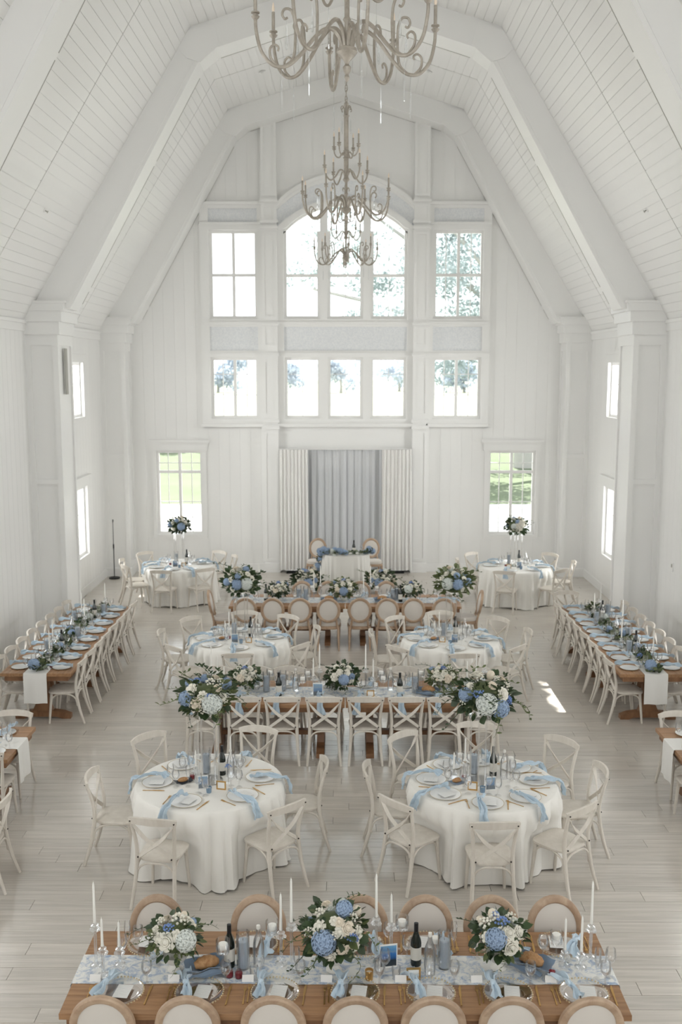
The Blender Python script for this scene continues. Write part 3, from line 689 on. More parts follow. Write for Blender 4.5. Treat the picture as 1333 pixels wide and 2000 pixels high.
# cross-back chair (front is +Y)
def chair_parts(bolts=True):
    pts = []
    for k in range(24):
        a = 2 * PI * k / 24; c, s_ = math.cos(a), math.sin(a)
        x = math.copysign(abs(c) ** .5, c); y_ = math.copysign(abs(s_) ** .5, s_)
        pts.append((x * lerp(.19, .228, (y_ + 1) / 2), .012 + y_ * .212))
    parts = [P('seat', outline_slab(MB(), pts, .435, .468), m_chair)]
    for s in (-1, 1):
        parts.append(P('leg', MB().tube(crom([(s * .168, .165, .44), (s * .176, .182, .25), (s * .19, .205, 0)], 3), lerps([.022, .0185, .0145], 7), 8), m_chair))
    for s in (-1, 1):
        pl = crom([(s * .215, -.30, 0), (s * .196, -.235, .2), (s * .184, -.19, .44), (s * .186, -.188, .60), (s * .203, -.225, .78), (s * .212, -.252, .875)], 3)
        parts.append(P('back_post', MB().tube(pl, lerps([.015, .0195, .021, .0195, .018, .016], len(pl)), 8), m_chair))
    rail = crom([(-.232, -.236, .862), (-.13, -.275, .876), (0, -.29, .88), (.13, -.275, .876), (.232, -.236, .862)], 4)
    parts.append(P('top_rail', MB().ribbon(rail, lerps([.052, .07, .076, .07, .052], len(rail)), .024, (0, -.12, 1)), m_chair))
    for s, off in ((-1, 0), (1, -.009)):
        sl = crom([(s * .205, -.232 + off, .828), (s * .10, -.226 + off, .70), (0, -.213 + off, .615), (-s * .16, -.188 + off, .487)], 3)
        parts.append(P('cross_slat', MB().ribbon(sl, .036, .010, (.62 * s, 0, .78)), m_chair))
    def arch(a, b, drop=.16):
        a = Vector(a); b = Vector(b); d = b - a; z = lambda q, h: (q.x, q.y, h)
        return crom([z(a, .42 - drop), z(a + d * .05, .36), z(a + d * .20, .412), z(a + d * .38, .428), z(a + d * .62, .428), z(a + d * .80, .412), z(a + d * .95, .36), z(b, .42 - drop)], 2)
    for a, b in (((-.19, -.2, 0), (.19, -.2, 0)), ((-.172, .178, 0), (.172, .178, 0)), ((-.19, -.2, 0), (-.172, .178, 0)), ((.19, -.2, 0), (.172, .178, 0))):
        parts.append(P('brace', MB().tube(arch(a, b), .011, 6), m_chair))
    if bolts:
        for x, y_, z in ((-.214, -.262, .862), (.214, -.262, .862), (-.165, -.212, .487), (.165, -.212, .487)):
            parts.append(P('bolt', MB().tube([(x, y_, z), (x, y_ - .008, z)], [.0085, .006], 8), m_bolt))
    return parts
K_CHAIR = ('cross_back_chair', 'chair', chair_parts())
K_CHAIR_FAR = ('cross_back_chair', 'chair', chair_parts(False))

# oval-back upholstered chair
def oval_parts():
    parts = []; pts = []
    for k in range(24):
        a = 2 * PI * k / 24; c, s_ = math.cos(a), math.sin(a)
        x = math.copysign(abs(c) ** .6, c); y_ = math.copysign(abs(s_) ** .6, s_); pts.append((x * lerp(.205, .235, (y_ + 1) / 2), .02 + y_ * .215))
    parts.append(P('seat_rail', outline_slab(MB(), pts, .375, .435), m_beech))
    parts.append(P('seat_cushion', outline_slab(MB(), [(x * .95, .02 + (y_ - .02) * .95) for x, y_ in pts], .43, .505, .02), m_linen))
    for s in (-1, 1):
        parts.append(P('leg', MB().tube([(s * .19, .19, .40), (s * .19, .19, .34), (s * .19, .19, .32), (s * .19, .19, .05), (s * .19, .19, .0)], [.026, .026, .021, .0135, .016], 10), m_beech))
        parts.append(P('leg', MB().tube(crom([(s * .175, -.175, .42), (s * .18, -.195, .25), (s * .19, -.265, 0)], 3), lerps([.021, .018, .014], 7), 8), m_beech))
    C = Vector((0, -.255, .745)); tilt = R(10)
    def O(a, rx, rz, d): return (C.x + rx * math.cos(a), C.y + d - (rz * math.sin(a)) * math.sin(tilt) , C.z + rz * math.sin(a) * math.cos(tilt))
    n = 36; sec = [(-.008, -.014), (-.008, .014), (.006, .024), (.032, .024), (.044, .015), (.044, -.015), (.032, -.024), (.006, -.024)]; m_ = len(sec); v = []; f = []
    for k in range(n):
        a = 2 * PI * k / n
        for dr_, dd in sec: v.append(O(a, .172 + dr_, .197 + dr_, dd))
    for k in range(n):
        for j in range(m_): f.append((k * m_ + j, k * m_ + (j + 1) % m_, ((k + 1) % n) * m_ + (j + 1) % m_, ((k + 1) % n) * m_ + j))
    parts.append(P('back_frame', MB().add(v, f), m_beech))
    mb = MB()
    for sg in (-1, 1):
        v = [O(2 * PI * k / n, .176 * q, .201 * q, sg * (.008 + .014 * (1 - q * q))) for q in (1, .85, .6, .3) for k in range(n)]
        f = [(i * n + k, i * n + (k + 1) % n, (i + 1) * n + (k + 1) % n, (i + 1) * n + k) for i in range(3) for k in range(n)] + [tuple(range(3 * n, 4 * n))]
        mb.add(v, f if sg < 0 else [q[::-1] for q in f])
    parts.append(P('back_pad', mb, m_linen))
    for s in (-1, 1):
        parts.append(P('back_upright', MB().tube(crom([(s * .165, -.18, .40), (s * .15, -.195, .48), (s * .135, -.225, .585)], 3), .02, 8), m_beech))
    return parts
K_OVAL = ('oval_back_chair', 'chair', oval_parts())

# farm trestle table, long side on X, top at TZ
TZ = .76
def trestle_parts(Lx, Wy, peds):
    parts = []; n = 5; pw = Wy / n
    for k in range(n):
        y0 = -Wy / 2 + k * pw; parts.append(P('plank', MB().bbox(-Lx / 2 + (0 if k % 2 else .0), Lx / 2, y0 + .0012, y0 + pw - .0012, TZ - .045, TZ, .003), m_wood, False))
    parts.append(P('apron', MB().box(-Lx / 2 + .06, Lx / 2 - .06, -Wy / 2 + .05, -Wy / 2 + .075, TZ - .12, TZ - .045), m_woodd, False))
    parts.append(P('apron', MB().box(-Lx / 2 + .06, Lx / 2 - .06, Wy / 2 - .075, Wy / 2 - .05, TZ - .12, TZ - .045), m_woodd, False))
    parts.append(P('apron', MB().box(-Lx / 2 + .035, -Lx / 2 + .06, -Wy / 2 + .05, Wy / 2 - .05, TZ - .12, TZ - .045), m_woodd, False))
    parts.append(P('apron', MB().box(Lx / 2 - .06, Lx / 2 - .035, -Wy / 2 + .05, Wy / 2 - .05, TZ - .12, TZ - .045), m_woodd, False))
    for x in peds:
        h = Wy / 2 - .1
        parts.append(P('foot', MB().prism([(-h, 0), (-h + .12, 0), (-h + .2, .03), (h - .2, .03), (h - .12, 0), (h, 0), (h, .06), (h - .1, .10), (.16, .12), (-.16, .12), (-h + .1, .10), (-h, .06)], 'x', x - .052, x + .052), m_woodd, False))
        parts.append(P('post', MB().prism([(-.15, .11), (.15, .11), (.10, .22), (.085, .40), (.10, .55), (.17, .66), (-.17, .66), (-.10, .55), (-.085, .40), (-.10, .22)], 'x', x - .047, x + .047), m_woodd, False))
        parts.append(P('bearer', MB().box(x - .05, x + .05, -h, h, .655, TZ - .045), m_woodd, False))
    parts.append(P('stretcher', MB().bbox(peds[0], peds[1], -.05, .05, .19, .25, .006), m_woodd, False))
    return parts
K_TAB = {}
def trestle(cx, cy, Lx, Wy, rz, label, group='oak trestle tables', peds=None):
    peds = peds or (-Lx / 2 + .32, Lx / 2 - .32)
    k = (Lx, Wy, peds)
    if k not in K_TAB: K_TAB[k] = ('trestle_table', 'table', trestle_parts(Lx, Wy, peds))
    return place(K_TAB[k], (cx, cy, 0), rz, label, group)

# tableware ------------------------------------------------------------
def bead_rim(r=.165, n=44):
    mb = MB()
    for k in range(n):
        a = 2 * PI * k / n; mb.ell((r * math.cos(a), r * math.sin(a), .016), (.0068, .0068, .006), 6, 4)
    return mb
K_CHARGER = ('charger_plate', 'plate', [P('dish', MB().lathe([(.0, .005), (.105, .005), (.12, .008), (.16, .016), (.162, .018)], 32, cap=False), GLASS('charger_glass', (.985, .985, .98), .9, .04)), P('beaded_rim', bead_rim(), m_bead)])
K_PLATE = ('charger_plate', 'plate', [P('dish', MB().lathe([(.0, .002), (.095, .002), (.11, .004), (.155, .014), (.157, .017), (.108, .008), (.0, .007)], 32, cap=False), m_plate), P('gold_rim', MB().lathe([(.155, .0145), (.160, .016), (.160, .0185), (.155, .0172)], 32, cap=False), m_bead)])
def menu(w_, h_, z=0): return MB().box(-w_ / 2, w_ / 2, -h_ / 2, h_ / 2, z, z + .0025)
K_MENU = ('menu_card', 'menu', [('card', menu(.105, .145).mesh('card', m_menu), (0, 0, 0), [])])
def pcard():
    mb = MB(); w_ = .04
    return mb.add([(-w_, -.018, 0), (w_, -.018, 0), (w_, 0, .05), (-w_, 0, .05), (w_, .018, 0), (-w_, .018, 0), (-w_, -.016, 0), (w_, -.016, 0), (w_, 0, .047), (-w_, 0, .047), (w_, .016, 0), (-w_, .016, 0)],
                  [(0,1,2,3),(3,2,4,5),(6,9,8,7),(9,11,10,8),(0,3,9,6),(1,7,8,2),(3,5,11,9),(2,8,10,4),(0,6,7,1),(4,10,11,5)])
K_PCARD = ('place_card', 'place card', [('card', pcard().mesh('card', m_card), (0, 0, 0), [])])
def fork():
    mb = MB(); mb.ribbon([(0, -.10, .004), (0, -.02, .006), (0, .04, .006)], [.010, .006, .009], .003, (1, 0, 0))
    mb.ribbon([(0, .04, .006), (0, .058, .005), (0, .066, .006)], [.009, .022, .022], .0025, (1, 0, 0))
    for x in (-.009, -.003, .003, .009): mb.ribbon([(x, .066, .006), (x, .10, .008)], .003, .002, (1, 0, 0))
    return mb
def knife(): return MB().ribbon([(0, -.11, .005), (0, -.01, .005), (0, .0, .005), (0, .08, .004), (.004, .115, .004)], [.011, .009, .014, .017, .004], .003, (1, 0, 0))
K_FORK = ('gold_fork', 'fork', [('fork', fork().mesh('fork', m_gold), (0, 0, 0), [])]); K_KNIFE = ('gold_knife', 'knife', [('knife', knife().mesh('knife', m_gold), (0, 0, 0), [])])
K_GOBLET = ('water_goblet', 'glass', [P('goblet', MB().lathe([(.036, 0), (.034, .003), (.006, .008), (.005, .065), (.02, .078), (.036, .105), (.040, .135), (.034, .175), (.032, .175), (.037, .135), (.033, .107), (.016, .083), (.0, .080)], 18, cap=False), m_glass), P('water', MB().lathe([(.0, .082), (.017, .085), (.032, .108), (.036, .134), (.0, .134)], 18, cap=False), m_water)])
K_WINE = ('wine_glass', 'glass', [P('wine_glass', MB().lathe([(.035, 0), (.033, .003), (.005, .008), (.004, .095), (.02, .108), (.038, .135), (.040, .155), (.033, .21), (.0315, .21), (.038, .155), (.035, .136), (.016, .112), (.0, .108)], 18, cap=False), m_glass)])
K_FLUTE = ('champagne_flute', 'glass', [P('flute', MB().lathe([(.032, 0), (.030, .003), (.004, .008), (.0035, .08), (.012, .095), (.023, .14), (.025, .19), (.022, .235), (.0205, .235), (.023, .19), (.021, .14), (.009, .10), (.0, .096)], 16, cap=False), m_glass)])
K_FLOAT = ('floating_candle_glass', 'candle glass', [P('stem_glass', MB().lathe([(.042, 0), (.040, .004), (.007, .012), (.006, .15), (.018, .16), (.046, .175), (.05, .20), (.05, .27), (.048, .27), (.047, .20), (.042, .178), (.0, .168)], 20, cap=False), m_glass), P('water', MB().lathe([(.0, .17), (.041, .18), (.046, .20), (.046, .215), (.0, .215)], 20, cap=False), m_water), P('candle', MB().lathe([(.0, .205), (.034, .207), (.037, .225), (.032, .242), (.0, .245)], 16, cap=False), m_wax)])
def float_kit(stem):
    d = stem - .15
    return ('floating_candle_glass', 'candle glass', [P('stem_glass', MB().lathe([(.042, 0), (.040, .004), (.007, .012), (.006, .15 + d), (.018, .16 + d), (.044, .172 + d), (.047, .20 + d), (.047, .26 + d), (.045, .26 + d), (.0445, .20 + d), (.040, .178 + d), (.0, .168 + d)], 20, cap=False), m_glass), P('candle', MB().lathe([(.0, .205 + d), (.033, .207 + d), (.036, .225 + d), (.031, .242 + d), (.0, .245 + d)], 16, cap=False), m_wax)])
K_FLOAT_S = float_kit(.08)
K_TUMBLER = ('glass_tumbler', 'glass', [P('tumbler', MB().lathe([(.0, .0), (.028, 0), (.033, .085), (.031, .085), (.026, .006), (.0, .006)], 16, cap=False), m_glass)])
K_VOTIVE = ('gold_votive', 'candle', [P('cup', MB().lathe([(.0, .0), (.026, 0), (.030, .07), (.028, .07), (.024, .006), (.0, .006)], 16, cap=False), m_gold), P('wax', MB().lathe([(.0, .05), (.0275, .05)], 16, cap=False), m_wax)])
K_BLUEVOT = ('blue_votive', 'candle', [P('cup', MB().lathe([(.0, .0), (.024, 0), (.030, .06), (.028, .06), (.022, .006), (.0, .006)], 14, cap=False), M('smoky_blue_glass', (122, 146, 166), .15, spec=.6)), P('wax', MB().lathe([(.0, .045), (.027, .045)], 14, cap=False), m_wax)])
K_JAM = ('preserve_jar', 'jar', [P('jar', MB().lathe([(.0, .0), (.026, 0), (.028, .01), (.028, .045), (.024, .052), (.022, .052), (.022, .05), (.0, .05)], 16, cap=False), m_glass), P('preserve', MB().lathe([(.0, .003), (.025, .004), (.0255, .038), (.0, .04)], 16, cap=False), m_jam)])
K_RASP = ('berry_pot', 'pot', [P('pot', MB().lathe([(.0, .0), (.03, 0), (.036, .04), (.034, .04), (.028, .005), (.0, .005)], 16, cap=False), m_glass), P('berry_filling', (lambda mb: [mb.ell((.016 * math.cos(k * 2.4) * math.sqrt(k / 6), .016 * math.sin(k * 2.4) * math.sqrt(k / 6), .04 + .006 * (k < 3)), (.012, .012, .011), 8, 5) for k in range(9)] and mb)(MB()), m_jam)])
K_WINEB = ('wine_bottle', 'bottle', [P('bottle', MB().lathe([(.0, .0), (.037, 0), (.039, .012), (.039, .165), (.036, .19), (.020, .235), (.0145, .26), (.0145, .315), (.0, .315)], 20, cap=False), m_bottle), P('paper_label', MB().lathe([(.0393, .05), (.0396, .05), (.0396, .145), (.0393, .145)], 20, cap=False), m_label), P('foil_capsule', MB().lathe([(.0148, .255), (.0158, .256), (.0158, .318), (.0, .32)], 14, cap=False), m_foil)])
K_WATERB = ('water_bottle', 'bottle', [P('bottle', MB().lathe([(.0, .0), (.040, 0), (.042, .01), (.042, .16), (.036, .20), (.018, .25), (.014, .285), (.012, .285), (.016, .25), (.034, .20), (.039, .16), (.039, .012), (.0, .010)], 20, cap=False), m_glass), P('water', MB().lathe([(.0, .012), (.038, .013), (.038, .158), (.034, .185), (.0, .186)], 16, cap=False), m_water), P('stopper', MB().lathe([(.012, .28), (.015, .29), (.013, .31), (.0, .315)], 12, cap=False), m_ceram)])
K_PILLAR = ('hurricane_candle', 'candle', [P('glass_sleeve', MB().lathe([(.0, .0), (.048, 0), (.048, .27), (.0465, .27), (.0465, .006), (.0, .006)], 20, cap=False), m_glass), P('pillar_candle', MB().lathe([(.0, .007), (.038, .007), (.038, .205), (.034, .21), (.0, .205)], 20, cap=False), m_greywax, True, [('wick', MB().tube([(0, 0, .20), (0, 0, .222)], .0015, 5).mesh('wick', m_wickd), (0, 0, 0))])])
def stick_kit(h):
    pr = [(.0, 0), (.045, 0), (.045, .004), (.024, .012), (.012, .022), (.0115, h - .075), (.018, h - .068), (.040, h - .058), (.040, h - .053), (.016, h - .046), (.014, h - .036), (.029, h - .026), (.029, h - .021), (.013, h - .012), (.014, h), (.0, h)]
    return ('glass_candlestick', 'candlestick', [P('candlestick', MB().lathe([(r_, max(z, 0)) for r_, z in pr], 16, cap=False), GLASS('cut_glass_%d' % int(h * 1000), (.96, .97, .98), 1.0, .26))])
def taper_kit(h): return ('taper_candle', 'candle', [P('taper', MB().lathe([(.0, 0), (.0105, 0), (.0075, h * .92), (.004, h - .004), (.0, h)], 10, cap=False), m_wax, True, [('wick', MB().tube([(0, 0, h - .003), (0, 0, h + .010)], .0012, 5).mesh('wick', m_wax), (0, 0, 0))])])
KST = {}; KTP = {}
def candle_pair(x, y_, z, hs, ht, where):
    if hs not in KST: KST[hs] = stick_kit(hs)
    if ht not in KTP: KTP[ht] = taper_kit(ht)
    x, y_, z = free_spot((x, y_, z), .047); OCC.pop()
    place(KST[hs], (x, y_, z), 0, 'clear glass candlestick ' + where, 'glass candlesticks')
    place(KTP[ht], (x, y_, z + hs - .004), 0, 'white taper candle ' + where, 'white taper candles')
K_FRAME = ('gold_photo_frame', 'picture frame', [P('frame', MB().box(-.05, -.038, -.012, 0, 0, .09).box(.038, .05, -.012, 0, 0, .09).box(-.038, .038, -.011, 0, 0, .012).box(-.038, .038, -.011, 0, .078, .09), m_gold, False), P('card', MB().box(-.038, .038, -.006, -.003, .012, .078), m_card, False), P('stand', MB().add([(-.02, 0, .07), (.02, 0, .07), (.02, .05, 0), (-.02, .05, 0), (-.02, 0, .06), (.02, 0, .06), (.02, .045, 0), (-.02, .045, 0)], [(0,1,2,3),(4,7,6,5),(0,4,5,1),(2,6,7,3),(0,3,7,4),(1,5,6,2)]), m_gold, False)])
def photo_mat(mute=0):
    mx_ = lambda c: tuple(lerp(v, (168, 174, 180)[i], mute) for i, v in enumerate(c))
    m = M('printed_photo', (60, 120, 180), .3); nt = m.node_tree; N = nt.nodes; L = nt.links
    tc = N.new('ShaderNodeTexCoord'); sp = N.new('ShaderNodeSeparateXYZ'); L.new(tc.outputs['Object'], sp.inputs[0])
    no = N.new('ShaderNodeTexNoise'); no.inputs['Scale'].default_value = 40; L.new(tc.outputs['Object'], no.inputs[0])
    mm = N.new('ShaderNodeMath'); mm.operation = 'MULTIPLY_ADD'; mm.inputs[1].default_value = .04; L.new(no.outputs[0], mm.inputs[0]); L.new(sp.outputs['Z'], mm.inputs[2])
    rp = N.new('ShaderNodeValToRGB'); cr = rp.color_ramp; mr = N.new('ShaderNodeMapRange'); mr.inputs[1].default_value = .02; mr.inputs[2].default_value = .19; L.new(mm.outputs[0], mr.inputs[0]); L.new(mr.outputs[0], rp.inputs[0])
    cr.elements[0].position = .0; cr.elements[0].color = lin(mx_((52, 60, 66))); cr.elements[1].position = 1; cr.elements[1].color = lin(mx_((120, 170, 206)))
    for p_, c in ((.36, (40, 52, 62)), (.44, (46, 92, 150)), (.62, (58, 118, 186)), (.72, (120, 150, 178)), (.82, (84, 142, 192))):
        e = cr.elements.new(p_); e.color = lin(mx_(c))
    L.new(rp.outputs[0], N['Principled BSDF'].inputs['Base Color']); return m
m_photo = photo_mat(); m_photo2 = photo_mat(.55)
def photo_kit(m_photo): return ('photo_card', 'photo', [P('card', MB().box(-.065, .065, -.004, 0, 0, .18), m_card, False), P('print', MB().box(-.058, .058, -.0055, -.0042, .012, .168), m_photo, False), P('easel', MB().add([(-.02, 0, .12), (.02, 0, .12), (.02, .06, 0), (-.02, .06, 0), (-.02, 0, .11), (.02, 0, .11), (.02, .055, 0), (-.02, .055, 0)], [(0,1,2,3),(4,7,6,5),(0,4,5,1),(2,6,7,3),(0,3,7,4),(1,5,6,2)]), m_gold, False)])
K_PHOTO = photo_kit(m_photo); K_PHOTO2 = photo_kit(m_photo2)

# napkins ---------------------------------------------------------------
def napkin_strip(path, widths, wob, seed, t=.004, nx=9, twist=.55):
    rg = random.Random(seed); cp = crom(path, 4); ws = lerps(widths, len(cp)); g = []
    ph = rg.uniform(0, 6)
    for i, c in enumerate(cp):
        d = cp[min(i + 1, len(cp) - 1)] - cp[max(i - 1, 0)]; sd = Vector((0, 0, 1)).cross(d)
        if sd.length < 1e-4: sd = Vector((1, 0, 0))
        sd.normalize()
        if abs(d.normalized().z) > .8: sd = Vector((1, 0, 0))
        tw = (.75 * math.sin(i * .8 + ph)) if abs(d.normalized().z) < .5 else .25 * math.sin(i + ph)
        sd = Matrix.Rotation(tw * twist, 3, d.normalized()) @ sd
        nrm = d.normalized().cross(sd) * -1; row = []
        for j in range(nx):
            u = j / (nx - 1) * 2 - 1; row.append(c + sd * u * ws[i] / 2 + nrm * (wob * math.sin(u * 5.5 + ph + i * .25) - wob * .8 * u * u))
        g.append(row)
    return MB().sheet(g, t)
def knot(c, r_): return MB().ell(c, (r_ * 1.0, r_ * 1.25, r_ * .8), 10, 7).ell((c[0] + r_ * .5, c[1] - r_ * .7, c[2] - r_ * .2), (r_ * .7, r_ * .7, r_ * .6), 8, 6)
K_NAP_KNOT = []   # knotted, lying on the charger
for sd_ in range(3):
    a = napkin_strip([(-.01, -.13, .018), (.0, -.07, .03), (.0, -.02, .042), (.0, .02, .045), (.01, .08, .035), (-.02 + .02 * sd_, .16, .02)], [.085, .07, .034, .034, .08, .12], .012, sd_)
    K_NAP_KNOT.append(('knotted_napkin', 'napkin', [P('napkin', a, m_bluel), P('knot', knot((0, 0, .045), .022), m_bluel)]))
K_NAP_DRAPE = []  # knotted, one tail hanging over the table edge
for sd_ in range(4):
    sw_ = (-.02, .02, .0, .03)[sd_]
    a = napkin_strip([(.03, .125, .02), (.01, .075, .035), (.0, .02, .04), (-.01, -.06, .04), (-.01 + sw_, -.17, .018), (-.012 + sw_, -.232, .008), (-.014 + sw_, -.258, -.03), (-.016 + sw_ * 1.5, -.266, -.085), (-.02 + sw_ * 2, -.272, -.14)], [.10, .075, .035, .05, .075, .07, .075, .10, .12], .012, 10 + sd_)
    K_NAP_DRAPE.append(('draped_napkin', 'napkin', [P('napkin', a, m_blue), P('knot', knot((.0, .02, .042), .02), m_blue)]))
K_NAP_ROLL = []   # laid across the plate
for sd_ in range(3):
    a = napkin_strip([(-.155, .03, .02), (-.09, .045, .035), (-.02, .03, .043), (.05, .035, .04), (.11, .02, .032), (.165, .0, .018)], [.085, .07, .055, .06, .07, .09], .014, 20 + sd_)
    K_NAP_ROLL.append(('rolled_napkin', 'napkin', [P('napkin', a, m_blue)]))

# flowers ---------------------------------------------------------------
def rose_mesh(mat, name='rose'):
    mb = MB(); rg = random.Random(1)
    mb.ell((0, 0, .1), (.42, .42, .52), 10, 6)
    for ring, (n, r0, r1, h, w_) in enumerate(((4, .30, .40, .66, 1.15), (5, .42, .60, .60, 1.0), (6, .52, .82, .46, .95), (7, .55, 1.0, .24, .85))):
        for k in range(n):
            a = 2 * PI * (k + .5 * ring) / n + rg.uniform(-.1, .1); g = []
            for i in range(4):
                t = i / 3; row = []
                for j in range(4):
                    u = j / 3 * 2 - 1; rr_ = lerp(r0 * .6, r0, min(1, t * 1.6)) + (r1 - r0) * t ** 2.5; aw = a + u * w_ * (PI / n) * (.7 + .6 * math.sin(PI * min(t * .9 + .1, 1)))
                    zz = lerp(-.35, h, math.sin(t * PI / 2)) - .10 * u * u * t - (.12 * t ** 4)
                    row.append((rr_ * math.cos(aw), rr_ * math.sin(aw), zz))
                g.append(row)
            mb.sheet(g, .035)
    return mb.mesh(name, mat, True)
ME_ROSE = rose_mesh(m_rose); ME_BLUSH = rose_mesh(m_blush)
def fib(n, zmin=-1):
    out = []
    for i in range(n):
        z = lerp(1, zmin, (i + .5) / n); r_ = math.sqrt(max(0, 1 - z * z)); a = i * 2.39996; out.append(Vector((r_ * math.cos(a), r_ * math.sin(a), z)))
    return out
def hydrangea_mesh(mat, n=86):
    mb = MB(); rg = random.Random(2); mb.ell((0, 0, 0), (.86, .86, .8), 12, 8)
    for d in fib(n, -.75):
        q = d.to_track_quat('Z', 'Y').to_matrix().to_4x4(); M_ = Matrix.Translation(d * (.92 + rg.uniform(-.04, .06))) @ q @ Matrix.Rotation(rg.uniform(0, 3), 4, 'Z')
        f = MB()
        for k in range(4):
            a = k * PI / 2; c, s_ = math.cos(a), math.sin(a); e = .19
            f.add([(0, 0, 0), (e * (.6 * c - .5 * s_), e * (.6 * s_ + .5 * c), .05), (e * 1.25 * c, e * 1.25 * s_, .03), (e * (.6 * c + .5 * s_), e * (.6 * s_ - .5 * c), .05)], [(0, 3, 2, 1)])
        mb.xf(M_, f)
    return mb.mesh('hydrangea', mat, False)
ME_HYB = hydrangea_mesh(m_hyb); ME_HYW = hydrangea_mesh(m_hyw)
def spray_mesh(mat, n=16, r_=.16):
    mb = MB(); rg = random.Random(7)
    for d in fib(n, -.2): mb.ell(d * rg.uniform(.6, 1.0), (r_, r_, r_ * .9), 6, 4)
    return mb.mesh('flower_spray', mat, True)
ME_SPW = spray_mesh(m_rose, 13, .2); ME_DEL = spray_mesh(m_delph, 18, .2)
ME_BUD = MB().ell((0, 0, 0), (.8, .8, 1.0), 9, 6).mesh('bud', m_blush, True)
def leaf_mb(w_=.38):
    return MB().add([(0, 0, 0), (w_ * .8, .3, .06), (w_, .55, .05), (w_ * .55, .82, .0), (0, 1, -.06), (-w_ * .55, .82, .0), (-w_, .55, .05), (-w_ * .8, .3, .06), (0, .3, -.02), (0, .55, -.02), (0, .82, -.04)],
                    [(0, 1, 8), (0, 8, 7), (1, 2, 9, 8), (8, 9, 6, 7), (2, 3, 10, 9), (9, 10, 5, 6), (3, 4, 10), (10, 4, 5)])
ME_LEAF = leaf_mb().mesh('leaf', m_leaf, True); ME_OLIVE = leaf_mb(.26).mesh('leaf', m_olive, True); ME_EUC = leaf_mb(.45).mesh('leaf', m_euc, True)
LEAF_MB = leaf_mb(.32)
def leaf_matrix(p, d, rg, size):
    d = Vector(d).normalized(); q = d.to_track_quat('Y', 'Z').to_matrix().to_4x4()
    return Matrix.Translation(p) @ q @ Matrix.Rotation(rg.uniform(-1.2, 1.2), 4, 'Y') @ Matrix.Diagonal((size, size, size, 1))
def sprig_mb(rg, L_, n=9, ls=.035):
    mb = MB(); pts = crom([(0, 0, 0), (rg.uniform(-.05, .05), L_ * .4, L_ * .10), (rg.uniform(-.1, .1), L_ * .75, L_ * .05), (rg.uniform(-.1, .1), L_, -L_ * .1)], 3)
    mb.tube(pts, lerps([.003, .0012], len(pts)), 5)
    for i in range(n):
        p = pts[int(lerp(2, len(pts) - 1, i / (n - 1)))]; sd = -1 if i % 2 else 1
        mb.xf(leaf_matrix(p, (sd * .8, .6, rg.uniform(-.1, .5)), rg, ls * rg.uniform(.7, 1.2)), leaf_mb(.2))
    return mb
SPRIGS = [sprig_mb(random.Random(30 + i), .2).mesh('sprig', (m_leaf, m_olive)[i % 2], True) for i in range(4)]

